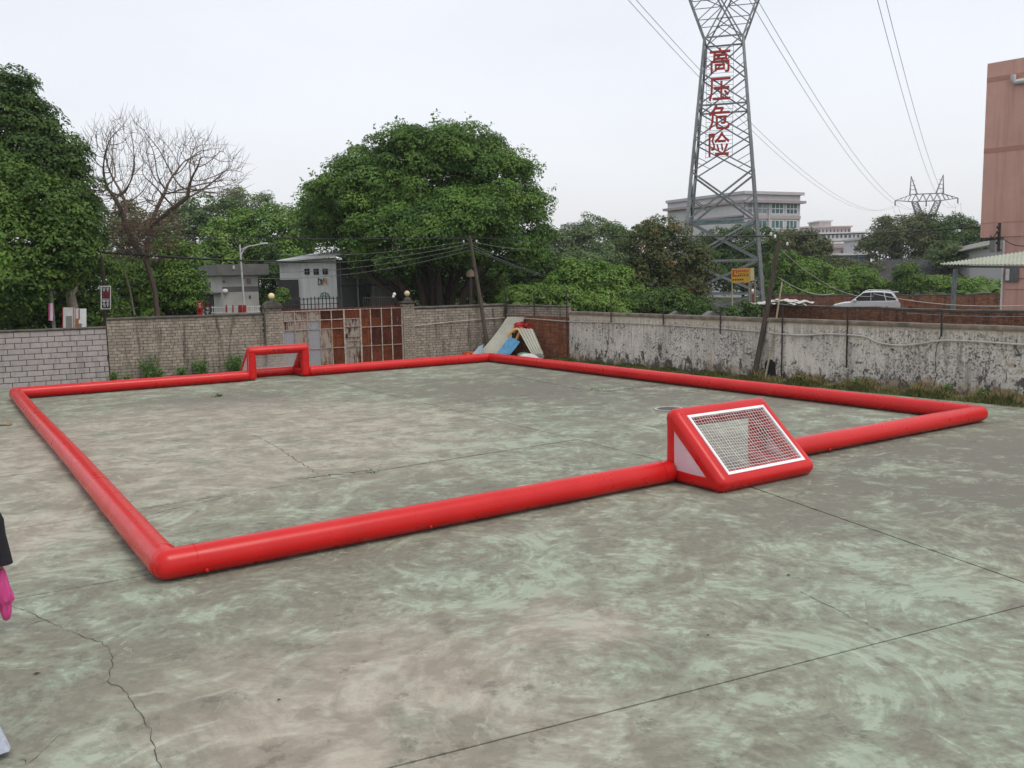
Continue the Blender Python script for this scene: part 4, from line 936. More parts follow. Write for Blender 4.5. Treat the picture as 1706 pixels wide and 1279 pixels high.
# bare tree: branches grown towards points spread through its crown
def grow_tree(root, pts, step, kill, infl, iters, start, par0):
    nodes = [Vector(p) for p in start]; par = list(par0); A = np.array(pts, float)
    for _ in range(iters):
        Nd = np.array(nodes); d = ((A[:, None, :]-Nd[None])**2).sum(2); near = d.argmin(1); dm = d.min(1); keep = dm > kill*kill; 
        if not keep.any(): break
        A = A[keep]; near = near[keep]; dm = dm[keep]; acc = {}
        for a_, k_2, q_ in zip(A, near, dm):
            if q_ < infl*infl: acc.setdefault(int(k_2), []).append(a_)
        if not acc: break
        for k_2, L in acc.items():
            v = sum(((Vector(a_)-nodes[k_2]).normalized() for a_ in L), Vector()); v += Vector((random.uniform(-1, 1), random.uniform(-1, 1), random.uniform(-.3, 1)))*.35
            if v.length < 1e-3: continue
            nodes.append(nodes[k_2]+v.normalized()*step); par.append(k_2)
    return nodes, par
def branch_mesh(nodes, par, rtip, expo=2.4, rmax=9):
    ch = {}; n = len(nodes); rad = [0.]*n
    for i, p in enumerate(par): ch.setdefault(p, []).append(i)
    for i in range(n-1, -1, -1):
        c_ = ch.get(i, []); rad[i] = rtip if not c_ else min(rmax, sum(rad[k]**expo for k in c_)**(1/expo)+.0006)
    b = MB()
    for i in range(n):
        if par[i] < 0: continue
        if i and (ch.get(par[i], [None])[0] != i or par[par[i]] < 0):       # start of a chain
            chain = [par[i], i]; k = i
            while ch.get(k): k = ch[k][0]; chain.append(k)
            b.tube([nodes[c_] for c_ in chain], [min(rad[c_], rad[i]*1.15) if j == 0 else rad[c_] for j, c_ in enumerate(chain)], 6 if rad[i] > .05 else 4, False)
    return b
TY = 44; tb = D(262, 520, TY); tb.z = -.06
att = []
rg = random.Random(5)
def inside(x, y): # umbrella-shaped crown: left lobe and right lobe
    a = ((x-205)/85)**2+((y-285)/88)**2 < 1 and y < 345; c_ = ((x-315)/95)**2+((y-300)/75)**2 < 1 and y < 330+abs(x-300)*.1; return a or c_
while len(att) < 1500:
    x, y = rg.uniform(110, 412), rg.uniform(192, 372)
    if inside(x, y): att.append(D(x, y, TY+rg.uniform(-3.4, 3.4)))
def grow_from(chains):
    nodes, par = [], []
    for st_, pts in chains:
        p = st_
        for q in pts: nodes.append(q); par.append(p); p = len(nodes)-1
    return nodes, par
N0, P0 = grow_from([(-1, [tb, D(259, 490, TY), D(252, 462, TY), D(244, 436, TY)]), (3, [D(228, 412, TY-.3), D(212, 385, TY-.5), D(203, 352, TY-.8), D(192, 330, TY-.8), D(180, 315, TY-1)]), (3, [D(246, 405, TY+.2), D(252, 375, TY+.4), D(262, 345, TY+.6), D(274, 322, TY+.8)]), (10, [D(272, 360, TY-.4), D(290, 345, TY-.8), D(312, 328, TY-1.)]), (5, [D(205, 380, TY+.8), D(210, 340, TY+1.4)])])
nd_, pr2 = grow_tree(tb, att, .20, .34, 2.6, 110, N0, P0)
bt = thing('bare_tree', 'leafless umbrella-shaped tree with fine branches above the long brick wall', 'tree', tb)
branch_mesh(nd_, pr2, .0075, 2.15, .125).build('branches', 'bare_bark', bt, True)
b = MB(); hasc = set(pr2)
for i, p in enumerate(nd_):
    if i < 18 or (i in hasc and rg.random() > .10): continue
    for _ in range(rg.choice((1, 1, 2, 2))):
        d_ = (p-D(250, 420, TY)).normalized()*.7+Vector((rg.gauss(0, .5), rg.gauss(0, .5), rg.gauss(.15, .45))); d_ = d_.normalized()*rg.uniform(.35, 1.0); b.tube([p, p+d_*.5+Z3*.04, p+d_+Z3*rg.uniform(0, .15)], [.0085, .007, .004], 3, False)
b.build('twigs', 'bare_bark', bt, kind='stuff')
b = MB()
for k in range(900):
    x = rg.gauss(235, 34); y = rg.gauss(388, 27)
    if not (165 < x < 320 and 325 < y < 440): continue
    p = D(x, y, TY+rg.uniform(-1.6, 1.2)); d_ = Vector((rg.gauss(0, 1), rg.gauss(0, 1), rg.gauss(.1, .6))).normalized()*rg.uniform(.3, .9); b.tube([p, p+d_*.5+Vector((0, 0, rg.uniform(-.1, .1))), p+d_], [.016, .012, .006], 3, False)
b.build('dead_creeper', 'dead_twig', bt, kind='stuff')
b = MB(); b.tube([D(224, 525, TY), D(216, 480, TY), D(205, 445, TY), D(192, 425, TY)], [.05, .045, .035, .02], 6); o = thing('dead_sapling', 'thin pale dead sapling leaning left of the bare tree trunk', 'tree', V0_(D(224, 525, TY))); b.build('trunk', 'pale_bark', o, True)
b = MB(); b.tube([D(176, 600, 40), D(176, 520, 40), D(172, 450, 40), D(166, 410, 40)], [.11, .1, .08, .05], 8); o = thing('dead_tree', 'dark bare trunk behind the vertical black sign', 'tree', V0_(D(176, 600, 40))); b.build('trunk', 'bark', o, True)

# trees and bushes further back, left
GRP = 'trees and shrubs beyond the yard walls'
tree('broadleaf_tree', 'round green shrub around the foot of the bare tree', 290, 48, [(285, 440, 38, 48), (300, 480, 36, 40), (262, 500, 44, 30)], 150, 62, .55, .24, 'bright_leaf', 31, group=GRP)
tree('shrub', 'light green shrub above the long brick wall beside the vertical sign', 205, 47, [(205, 500, 42, 34), (230, 470, 32, 36), (182, 470, 24, 40), (150, 530, 40, 22), (205, 530, 60, 20)], 150, 60, .5, .22, 'bright_leaf', 32, group=GRP, cat='shrub')
tree('broadleaf_tree', 'dark shrub mass against the left side of the concrete building', 320, 50, [(308, 510, 24, 26), (318, 492, 16, 16), (305, 465, 18, 34)], 70, 55, .5, .24, 'dark_leaf', 33, group=GRP)
tree('broadleaf_tree', 'hazy green tree behind the bare tree', 330, 85, [(300, 395, 60, 45), (345, 365, 52, 40), (250, 420, 70, 50), (190, 400, 60, 60)], 240, 55, 1.0, .42, 'hazy_leaf', 34, group=GRP)
tree('broadleaf_tree', 'bright green tree behind the street lamp', 430, 78, [(400, 400, 55, 42), (455, 390, 60, 42), (500, 380, 42, 40), (470, 430, 60, 36), (390, 440, 60, 40)], 300, 58, .9, .38, 'bright_leaf', 35, group=GRP, up=.6)
tree('broadleaf_tree', 'sparse grey-green tree topping the trees behind the street lamp', 410, 92, [(412, 338, 40, 22), (385, 352, 34, 18), (440, 350, 24, 18), (360, 372, 30, 20)], 80, 34, 1.0, .36, 'hazy_leaf', 36, group=GRP)
tree('broadleaf_tree', 'dark tree between the concrete building and the white shed', 450, 62, [(450, 460, 20, 44), (444, 500, 18, 30), (470, 500, 22, 16)], 80, 55, .55, .26, 'dark_leaf', 37, group=GRP)
tree('shrub', 'small round bush beside the left gate pillar', 466, 45, [(466, 498, 13, 15)], 22, 45, .25, .16, 'mid_leaf', 38, r0=.06, group=GRP, cat='shrub')
tree('broadleaf_tree', 'green shrub behind the right gate pillar', 665, 57, [(662, 480, 22, 26), (640, 500, 20, 20)], 50, 50, .5, .24, 'mid_leaf', 39, group=GRP)
tree('broadleaf_tree', 'pale green tree seen between the banyan trunks', 740, 74, [(700, 455, 30, 36), (760, 460, 34, 40), (730, 490, 50, 24)], 90, 45, .7, .34, 'bright_leaf', 40, group=GRP)
tree('broadleaf_tree', 'dark filler foliage added behind the banyan trunks', 720, 60, [(690, 450, 36, 34), (735, 440, 40, 30), (780, 450, 34, 34), (655, 470, 26, 30), (720, 480, 60, 26)], 150, 55, .7, .32, 'dark_leaf', 140, group=GRP)  # dark-leaved filler, added to darken the sky gaps between the trunks
tree('shrub', 'bright shrubs beside the banana plant behind the leaning pole', 815, 57, [(800, 492, 26, 20), (835, 496, 26, 18), (815, 470, 24, 20)], 80, 55, .5, .24, 'mid_leaf', 141, group=GRP, cat='shrub')
# middle and right
tree('broadleaf_tree', 'hazy dark tree directly right of the banyan', 905, 100, [(915, 415, 34, 36), (950, 418, 44, 34), (1000, 412, 40, 34), (985, 440, 70, 26)], 220, 50, 1.0, .45, 'hazy_leaf', 41, group=GRP)
tree('broadleaf_tree', 'sparse feathery tree rising above the hazy trees right of the banyan', 985, 112, [(985, 368, 20, 9), (968, 382, 16, 8), (1005, 384, 14, 8), (985, 392, 26, 10)], 46, 26, .8, .36, 'hazy_leaf', 42, r0=.16, group=GRP)
tree('broadleaf_tree', 'dark rounded tree crown beside the feathery tree', 1022, 108, [(1022, 384, 14, 12), (1035, 400, 24, 18)], 50, 45, .9, .4, 'mid_leaf', 43, group=GRP)
tree('shrub', 'bright green leafy shrub with layered branches behind the plaster wall', 970, 52, [(960, 462, 40, 24), (1005, 470, 44, 30), (935, 485, 44, 26), (985, 500, 60, 24), (1035, 490, 34, 28)], 210, 58, .55, .25, 'bright_leaf', 44, group=GRP, up=.7, cat='shrub')
tree('shrub', 'low hedge-like shrub above the red corner brick wall', 880, 47, [(868, 500, 30, 20), (905, 498, 32, 20), (940, 506, 30, 20), (980, 512, 34, 14), (1025, 515, 34, 16)], 190, 60, .42, .19, 'mid_leaf', 45, group=GRP, cat='shrub')
tree('broadleaf_tree', 'dark shrub behind the banana plant right of the banyan', 850, 60, [(858, 455, 30, 34), (880, 470, 30, 30), (840, 485, 30, 24), (905, 455, 24, 30)], 110, 50, .65, .3, 'dark_leaf', 46, group=GRP)
tree('broadleaf_tree', 'brownish-leaved tree left of the pylon', 1110, 58, [(1095, 395, 46, 26), (1075, 420, 44, 32), (1118, 430, 52, 40), (1150, 445, 36, 32), (1090, 465, 56, 36), (1135, 485, 40, 32), (1060, 470, 30, 30)], 290, 54, .62, .25, 'brown_leaf', 47, r0=.17, group=GRP, up=.3)
P, N, sz, tn = crown_pts(blobs_px([(1085, 380, 42, 16), (1135, 445, 40, 26), (1150, 480, 26, 20), (1060, 410, 24, 20)], 57.3), 30, 22, .4, .24, .2, .3, 71)
o = [q for q in COL.objects if q.get('label', '').startswith('brownish-leaved')][0]; leaves('turned_leaves', P, N, sz, tn, 'autumn_leaf', o)
tree('shrub', 'dark green shrubs under the brownish-leaved tree', 1090, 50, [(1075, 505, 40, 20), (1120, 508, 36, 22), (1155, 514, 28, 16), (1205, 526, 24, 10), (1250, 524, 20, 12)], 140, 55, .45, .21, 'dark_leaf', 48, group=GRP, cat='shrub')
tree('broadleaf_tree', 'dense dark tree belt behind the pylon legs', 1240, 105, [(1205, 420, 40, 34), (1250, 415, 44, 36), (1215, 455, 60, 36), (1270, 450, 44, 40), (1180, 450, 40, 40)], 260, 52, 1.0, .45, 'dark_leaf', 49, group=GRP)
tree('broadleaf_tree', 'olive-brown rounded tree right of the pylon', 1330, 110, [(1320, 412, 40, 26), (1350, 415, 30, 24), (1340, 440, 44, 26), (1300, 430, 30, 30)], 190, 52, 1.0, .42, 'brown_leaf', 50, group=GRP)
tree('broadleaf_tree', 'left dome of the large dark tree clump below the distant pylon', 1500, 135, [(1500, 392, 46, 30), (1470, 415, 34, 28), (1525, 415, 48, 34), (1540, 385, 30, 26)], 300, 55, 1.15, .46, 'brown_leaf', 51, group=GRP)
tree('broadleaf_tree', 'right dome of the large dark tree clump below the distant pylon', 1595, 133, [(1590, 390, 34, 28), (1615, 402, 34, 28), (1585, 420, 50, 30), (1560, 405, 30, 34), (1650, 405, 24, 34)], 260, 55, 1.1, .46, 'dark_leaf', 52, group=GRP)
tree('broadleaf_tree', 'pale green tree in front of the dark tree clump', 1575, 98, [(1578, 422, 24, 18), (1590, 436, 24, 14), (1562, 434, 18, 14)], 80, 45, .7, .34, 'hazy_leaf', 53, group=GRP, up=.6)
tree('shrub', 'large bright green bush right of the leaning crossarm pole', 1335, 84, [(1325, 460, 38, 28), (1360, 466, 34, 28), (1340, 490, 52, 22), (1300, 490, 30, 26), (1312, 446, 26, 22), (1385, 478, 26, 20)], 240, 58, .75, .32, 'bright_leaf', 54, group=GRP, up=.6, cat='shrub')
tree('shrub', 'green bush behind the white car', 1435, 88, [(1430, 468, 30, 18), (1408, 474, 26, 20), (1458, 476, 22, 14)], 130, 55, .7, .3, 'bright_leaf', 55, group=GRP, cat='shrub')
tree('shrub', 'round dark green bush standing in front of the dark roof', 1510, 86, [(1511, 460, 18, 18), (1512, 478, 20, 14)], 80, 60, .65, .28, 'mid_leaf', 56, group=GRP, cat='shrub')
tree('shrub', 'green bushes along the far brick wall under the canopy', 1600, 86, [(1560, 476, 30, 12), (1600, 478, 30, 12), (1640, 480, 30, 12)], 120, 55, .65, .28, 'bright_leaf', 57, group=GRP, cat='shrub')
tree('shrub', 'brown-green scrub behind the bright bushes at right', 1410, 104, [(1400, 455, 30, 20), (1440, 452, 34, 14), (1385, 440, 14, 16)], 90, 45, .8, .36, 'brown_leaf', 58, group=GRP, cat='shrub')
def wood_belt(name, x0, x1, ytop, Y, m, lab, seed):
    bl = []; x = x0; rn = random.Random(seed)
    while x < x1: bl.append((x, ytop+rn.uniform(6, 16), rn.uniform(18, 30), rn.uniform(10, 16))); x += 22
    P, N, sz, tn = crown_pts(blobs_px(bl, Y), len(bl)*22, 36, 1.4, .65, .2, .5, seed)
    return tag(leaves(name, P, N, sz, tn, m, None), lab, 'wood', kind='stuff')
wood_belt('far_wood', 150, 930, 440, 140, 'hazy_leaf', 'far belt of trees behind the left buildings', 91)
wood_belt('far_wood', 900, 1720, 446, 170, 'hazy_leaf', 'far belt of trees behind the right bushes', 92)

# banana plants
def banana(px, py, Y, h, n, lab, seed):
    rn = random.Random(seed); base = D(px, py, Y); base.z = -.06; o = thing('banana_plant', lab, 'banana plant', base, 'banana plants')
    b = MB(); top = base+Z3*h*.45; b.tube([base, base.lerp(top, .5), top], [.16, .13, .08], 8); b.build('stem', 'weed_leaf', o, True)
    for k in range(n):
        a = 2*math.pi*k/n+rn.uniform(-.3, .3); L = h*rn.uniform(.55, .85); el = rn.uniform(.35, 1.2); d_ = Vector((math.cos(a), math.sin(a), 0)); P = []
        for j in range(9):
            u = j/8; P.append(top+d_*(L*u*math.cos(el)*1.0+L*.12*u*u)+Z3*(L*u*math.sin(el)-L*.62*u*u*rn.uniform(.9, 1.1)))
        vs = []; fs = []; sd2 = Vector((-d_.y, d_.x, 0))
        for j, p in enumerate(P):
            ww = L*.15*math.sin(math.pi*min(.98, (j+.35)/8.4))**.7*rn.uniform(.8, 1.1); vs += [p-sd2*ww-Z3*ww*.35, p, p+sd2*ww-Z3*ww*.35]
            if j: fs += [(3*j-3, 3*j-2, 3*j+1, 3*j), (3*j-2, 3*j-1, 3*j+2, 3*j+1)]
        b = MB(); b.add(vs, fs, rn.random()); b.build('leaf', 'banana_leaf', o)
banana(822, 500, 46, 3.6, 11, 'banana plant with drooping leaves right of the leaning pole', 1)
banana(1553, 490, 84, 2.9, 8, 'banana plant left of the canopy post', 2); banana(1612, 490, 83, 3.2, 9, 'banana plant under the middle of the canopy', 3); banana(1650, 490, 82, 3.4, 9, 'banana plant beside the pink wall under the canopy', 4)
# weeds at the wall feet
def weed(s, side, h, n, lab, seed, off=.25, m='weed_leaf'):
    A, d, nn = (WL0, wl_d, wl_n) if side == 'l' else (WC, wr_d, wr_n); p = wp(A, d, s, 0, nn, off); o = thing('weed', lab, 'weed', p, 'weeds at the foot of the walls'); rn = np.random.default_rng(seed)
    b = MB(); pts = []
    for k in range(n//7):
        a = rn.uniform(0, 6.28); e = p+Vector((math.cos(a)*h*.35, math.sin(a)*h*.25, h*rn.uniform(.5, 1))); b.tube([p, p.lerp(e, .5)+Z3*h*.08, e], [.008, .006, .003], 4); pts += [p.lerp(e, rn.uniform(.25, 1.))+Vector(rn.normal(size=3)*h*.10) for _ in range(7)]
    b.build('stems', 'weed_leaf', o); P = np.array([tuple(q) for q in pts]); P[:, 2] = np.maximum(P[:, 2], .03); N = rn.normal(size=P.shape)*.6+[0, -.3, .7]
    leaves('foliage', P, N, rn.uniform(.07, .15, len(P)), rn.random(len(P)), m, o, .55)
for k, (x, h, n, lab) in enumerate(((186, .40, 120, 'low weed at the foot of the wall where blocks meet brick'), (208, .30, 60, 'thin small weed just right of the block wall'), (246, .95, 260, 'tall pointed weed against the long brick wall'), (262, .45, 110, 'short weed right of the tall pointed weed'), (300, .50, 120, 'small weed at the middle of the long brick wall'), (330, .70, 280, 'broad bushy weed at the middle of the long brick wall'), (388, .80, 420, 'dense dark green weed left of the far goal'))):
    weed(sl_(x, 600), 'l', h, n, lab, 100+k)
# grass strip along the foot of the right-hand wall
def grass(name, s0, s1, n, h, m, wid, lab, seed, o0=.05):
    rn = np.random.default_rng(seed); s = rn.uniform(s0, s1, n); of = o0+rn.random(n)**1.4*wid; cl = .35+.65*(np.sin(s*3.1)*.5+np.sin(s*7.7+1)*.3+.5).clip(0, 1); hh = h*rn.uniform(.35, 1.1, n)*cl
    base = np.array(WC)[None]+np.array(wr_d)[None]*s[:, None]+np.array(wr_n)[None]*of[:, None]; a = rn.uniform(0, 6.28, n); d = np.stack([np.cos(a), np.sin(a), np.zeros(n)], 1); ww = (.006+.010*rn.random(n))[:, None]*np.stack([-d[:, 1], d[:, 0], np.zeros(n)], 1); zz = np.array([0, 0, 1.])
    tip = base+d*(hh*.45)[:, None]+zz*hh[:, None]; mid = base+d*(hh*.12)[:, None]+zz*(hh*.6)[:, None]
    v = np.stack([base-ww, base+ww, mid+ww*.8, tip, mid-ww*.8], 1).reshape(-1, 3); me = bpy.data.meshes.new(name); me.vertices.add(5*n); me.vertices.foreach_set('co', v.astype(np.float32).ravel()); me.loops.add(5*n); me.loops.foreach_set('vertex_index', np.arange(5*n, dtype=np.int32)); me.polygons.add(n); me.polygons.foreach_set('loop_start', np.arange(0, 5*n, 5, dtype=np.int32)); me.update(calc_edges=True)
    at = me.attributes.new('tint', 'FLOAT', 'POINT'); at.data.foreach_set('value', np.repeat(rn.random(n), 5).astype(np.float32)); me.materials.append(MAT[m]); ob = bpy.data.objects.new(name, me); COL.objects.link(ob); return tag(ob, lab, 'grass', kind='stuff')
sm = MB(); P = []
sm.prism([wp(WC, wr_d, 0, -.02, wr_n, -.1), wp(WC, wr_d, s_e, -.02, wr_n, -.1), wp(WC, wr_d, s_e, -.02, wr_n, .6), wp(WC, wr_d, 0, -.02, wr_n, .6)], (0, 0, .03)); tag(sm.build('soil_strip', 'soil'), kind='structure')
s13, s15 = sr_(1330, 600), sr_(1600, 600)
grass('grass', 1.5, s13+1, 13000, .20, 'grass_blade', .7, 'green grass along the foot of the plaster wall', 201)
grass('grass', s13, s_e, 12000, .24, 'grass_blade', .65, 'green grass at the right end of the plaster wall', 203)
grass('dry_grass', s13-1.5, s_e, 5200, .40, 'dry_grass', .4, 'straw-coloured dry grass at the right end of the plaster wall', 202)
for k, (x, h, n, lab) in enumerate(((1345, .35, 90, 'small dark weed right of the tall iron post'), (1442, .45, 120, 'green weed in the grass below the car'), (1585, .40, 130, 'green weed in the dry grass near the right end'), (1650, .35, 110, 'low green weed behind the right corner of the red border'))):
    weed(sr_(x, 640), 'r', h, n, lab, 140+k, .3)

# ---------------------------------------------------------------- buildings and structures beyond the walls
def quadpt(P0, P1, u, z): return Vector((P0.x+(P1.x-P0.x)*u, P0.y+(P1.y-P0.y)*u, z))
def block(P, z0, z1, name, m, par, bev=0.):       # plan polygon pushed up
    b = MB(); b.prism([Vector((p.x, p.y, z0)) for p in P], (0, 0, z1-z0)); return b.build(name, m, par, bevel=bev)
def nrm2(A, B):
    d = (B-A).normalized(); n = Vector((d.y, -d.x, 0)); return n if n.y < 0 else -n      # towards the camera side
def pane(A, B, u0, u1, z0, z1, name, m, par, out=.03, th=.04, label=None):
    n = nrm2(A, B); a = quadpt(A, B, u0, z0)+n*out; e = quadpt(A, B, u1, z0)+n*out; b = MB(); b.prism([a, e, e+Z3*(z1-z0), a+Z3*(z1-z0)], -n*th); return b.build(name, m, par, label=label)
def framed_window(A, B, u0, u1, z0, z1, par, glass, fm, mull=1, bars=0, fw=.07):
    L = (B-A).length; fu = fw/L; w_ = pane(A, B, u0, u1, z0, z1, 'window', fm, par, .05, .06)
    for k in range(mull+1):
        a = u0+fu+(u1-u0-fu)*k/(mull+1); e = u0+(u1-u0-fu)*(k+1)/(mull+1)
        for j in range(bars+1):
            za = z0+fw+(z1-z0-fw)*j/(bars+1); ze = z0+(z1-z0-fw)*(j+1)/(bars+1); pane(A, B, a, e, za, ze, 'pane', glass, w_, .065, .02)
    return w_
def V0(v): return Vector((v.x, v.y, 0))
# small grey concrete building
Y0 = 56; A = V0(D(370, 470, Y0)); B = V0(D(430, 470, Y0+.6)); C = V0(D(322, 470, Y0+5.5))
dv = (A-C); Dd = B-dv
cb = thing('concrete_building', 'small grey concrete building behind the long brick wall', 'building', A)
zt = D(400, 458, Y0).z; block([A, B, Dd, C], -.06, zt, 'wall', 'concrete_wall', cb)
pane(A, B, 0, 1, D(400, 486, Y0).z, D(400, 477, Y0).z, 'stained_band', 'concrete_band', cb, .012, .02)
ov = .45; n1 = nrm2(A, B); n2 = (A-B).normalized()
PA_ = [A+n1*ov+n2*ov*.6, B+n1*ov-n2*.7, Dd-n1*.3-n2*.7, C-n1*.3+n2*ov*1.0]; rf = block(PA_, zt, D(400, 440, Y0).z, 'roof_parapet', 'concrete_band', cb)
pane(PA_[3], PA_[0], .02, .62, zt+.16, zt+.5, 'blue_glazing', 'blue_glass', rf, .03, .05)
for k in range(1, 6): pane(PA_[3], PA_[0], .02+.1*k, .028+.1*k, zt+.16, zt+.5, 'glazing_bar', 'concrete_band', rf, .05, .03)
for (a, e, y0_, y1_) in ((.32, .38, 448, 444), ): pane(A, B, a, e, D(400, y0_, Y0).z, D(400, y1_-2, Y0).z, 'pale_patch', 'white_ink', cb, .5, .02)
framed_window(C, A, .12, .62, D(340, 480, Y0+2).z, D(340, 470, Y0+2).z, cb, 'grey_glass', 'concrete_band', 0, 2, .09)
pane(C, A, .3, .95, D(345, 489, Y0+2).z, D(345, 487, Y0+2).z, 'door_canopy', 'concrete_band', cb, .5, .5)
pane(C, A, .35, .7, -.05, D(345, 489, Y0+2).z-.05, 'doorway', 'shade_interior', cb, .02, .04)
b = MB(); q = PL(376, 485, A, B)+n1*.12; b.sphere(q, .16, 12, 8); b.sphere(q+Vector((-.09, .05, 0)), .15, 12, 8); b.build('wall_fan', 'white_paint', cb, True)
for (x0_, x1_, y0_, y1_, m_) in ((389, 392, 466, 473, 'white_ink'), (411, 418, 463, 473, 'pink_band'), (413, 417, 465, 468, 'concrete_wall'), (415, 418, 492, 497, 'old_wood'), (371, 375, 467, 471, 'concrete_band')):
    a = PL(x0_, y1_, A, B)+n1*.02; e = PL(x1_, y1_, A, B)+n1*.02; z_ = PL(x0_, y0_, A, B).z; b = MB(); b.prism([a, e, Vector((e.x, e.y, z_)), Vector((a.x, a.y, z_))], n1*.02); b.build('wall_notice', m_, cb)
# street boards and pale railing in front of it
def board(x0, x1, y0, y1, Y, m, name, lab, cat='sign', marks=None, post=True, th=.05):
    a = D(x0, y1, Y); e = D(x1, y1, Y); t_ = D(x0, y0, Y); t2_ = D(x1, y0, Y); c = (a+e)/2; o = thing(name, lab, cat, Vector((c.x, c.y, -.06)))
    b = MB(); b.prism([a, e, t2_, t_], (0, th, 0)); b.build('board', m, o)
    for (u0, u1, v0, v1, mm) in marks or []:
        W_ = e-a; H_ = t_-a; p = [a+W_*u0+H_*v0, a+W_*u1+H_*v0, a+W_*u1+H_*v1, a+W_*u0+H_*v1]; b = MB(); b.prism([q+Vector((0, -.012, 0)) for q in p], (0, .010, 0)); b.build('marking', mm, o)
    if post:
        b = MB(); b.beam(Vector((c.x, c.y+th+.04, -.06)), Vector((c.x, c.y+th+.04, t_.z-.05)), .06); b.build('post', 'black_iron', o)
    return o
def scrawl(n, u0, u1, v0, v1, m, seed):
    rn = random.Random(seed); out = []
    for k in range(n):
        cu = u0+(u1-u0)*(k+.5)/n; w_ = (u1-u0)/n*.4
        out += [(cu-w_, cu+w_, v0+(v1-v0)*.82, v1, m), (cu-w_*.25, cu+w_*.25, v0, v0+(v1-v0)*.78, m), (cu-w_, cu+w_*.8, v0+(v1-v0)*.35, v0+(v1-v0)*.52, m)]
        if rn.random() < .6: out.append((cu+w_*.6, cu+w_, v0, v0+(v1-v0)*.3, m))
    return out
board(328, 337, 503, 524, 47, 'red_ink', 'street_board', 'red street board above the long brick wall left of the concrete building', marks=scrawl(1, .15, .85, .55, .9, 'white_ink', 1)+scrawl(1, .15, .85, .1, .45, 'dark_ink', 2))
board(341, 351, 504, 524, 47.2, 'dark_ink', 'street_board', 'dark street board with red and white lettering right of the red board', marks=scrawl(1, .1, .9, .72, .95, 'red_ink', 3)+scrawl(1, .1, .9, .40, .64, 'white_ink', 4)+scrawl(1, .1, .9, .05, .3, 'white_ink', 5))
rl = thing('pale_railing', 'pale street railing with red strips in front of the concrete building', 'railing', D(390, 520, 48))
for k in range(26):
    x = 354+k*3.1; b = MB(); b.beam(D(x, 540, 48), D(x, 510+random.uniform(-1, 2), 48), .035); b.build('baluster', 'far_white', rl)
for y_ in (511, 520): b = MB(); b.beam(D(352, y_+1, 48), D(434, y_-1, 48), .05); b.build('rail', 'white_paint', rl)
for x in (376, 387, 397, 404): b = MB(); a = D(x, 520, 47.9); b.prism([a, D(x+(2 if x < 390 else 6), 520, 47.9), D(x+(2 if x < 390 else 6), 508, 47.9), D(x, 508, 47.9)], (0, .03, 0)); b.build('red_strip', 'red_ink', rl)
# vertical black sign and its neighbours on the block wall
board(168, 185, 476, 515, 36.6, 'dark_ink', 'vertical_sign', 'tall narrow black sign with white frame above the wall join', marks=[(.0, 1, .96, 1, 'white_ink'), (0, 1, 0, .04, 'white_ink'), (0, .09, .04, .96, 'white_ink'), (.91, 1, .04, .96, 'white_ink'), (.12, .88, .42, .45, 'white_ink')]+scrawl(2, .14, .86, .76, .92, 'white_ink', 6)+scrawl(3, .14, .86, .63, .73, 'red_ink', 7)+scrawl(3, .14, .86, .50, .60, 'red_ink', 10)+scrawl(2, .14, .86, .10, .38, 'white_ink', 8))
o = board(104, 124, 512, 549, 35.5, 'white_tarp', 'poster_board', 'white poster board with grey panel propped behind the block wall', 'board', marks=[(.3, .8, .05, .62, 'stone_grey'), (.0, .06, 0, 1, 'red_ink'), (.88, 1., 0, 1, 'pink_band')])
o = board(126, 143, 514, 547, 35.7, 'white_paint', 'poster_board', 'tilted white board with red stripe behind the block wall', 'board', marks=[(.05, .3, .05, .5, 'orange_ink'), (.3, .6, .05, .25, 'stone_grey'), (.3, .4, .45, .98, 'red_ink')])
b = MB(); a = D(84, 478, 35.6); b.tube([Vector((D(90, 560, 35.6).x, 35.6, -.06)), D(90, 545, 35.6), a], .07, 8); tag(b.build('concrete_post', 'stone_grey', None, True), 'grey concrete post sticking up behind the block wall', 'post')
board(81, 88, 505, 534, 35.3, 'pink_cloth', 'small_banner', 'small pink and white banner beside the grey post', 'banner', marks=[(.45, 1, 0, 1, 'white_ink')], post=False)
# street lamp
lb = D(409, 525, 49); lb.z = -.06; o = thing('street_lamp', 'white street lamp with curved arm behind the long brick wall', 'street lamp', lb)
b = MB(); tp = D(404, 407, 49); tp.x = lb.x-.10; b.tube([lb, lb.lerp(tp, .5), tp], [.07, .058, .046], 10); b.build('pole', 'white_paint', o, True)
b = MB(); P = [tp-Z3*.75, tp+Vector((.15, 0, -.35)), tp+Vector((.45, 0, -.12)), D(437, 406, 49)]; b.tube(P, .035, 8); b.tube([tp-Z3*.3, tp+Vector((.4, 0, -.13))], .025, 6); b.build('arm', 'white_paint', o, True)
b = MB(); e = D(437, 406, 49); b.box(e+Vector((.1, 0, .02)), (.22, .09, .04)); b.build('lamp_head', 'white_paint', o, bevel=.02)
# white sheet-metal shed with lean-to
Y1 = 54; A = V0(D(467, 470, Y1)); B = V0(D(561, 470, Y1-.8)); n1 = nrm2(A, B); dpt = -n1*6
sh = thing('sheet_metal_shed', 'white corrugated metal shed with three small windows behind the gate', 'shed', A)
def ribbed(A, B, z0, zf, name, m, par, pitch=.42, amp=.035, out=0., u0=0., u1=1.):
    n = nrm2(A, B); L = (B-A).length*(u1-u0); N = int(L/pitch)*4; vs = []; fs = []
    for k in range(N+1):
        u = u0+(u1-u0)*k/N; of = out+(amp if k % 4 in (1,) else 0.); p = quadpt(A, B, u, z0)+n*of; vs += [p, Vector((p.x, p.y, zf(u)))]
        if k: fs.append((2*k-2, 2*k, 2*k+1, 2*k-1))
    b = MB(); b.add(vs, fs); return b.build(name, m, par)
za, zb = D(467, 438, Y1).z, D(561, 428, Y1-.8).z
zs = lambda u: za+(zb-za)*u
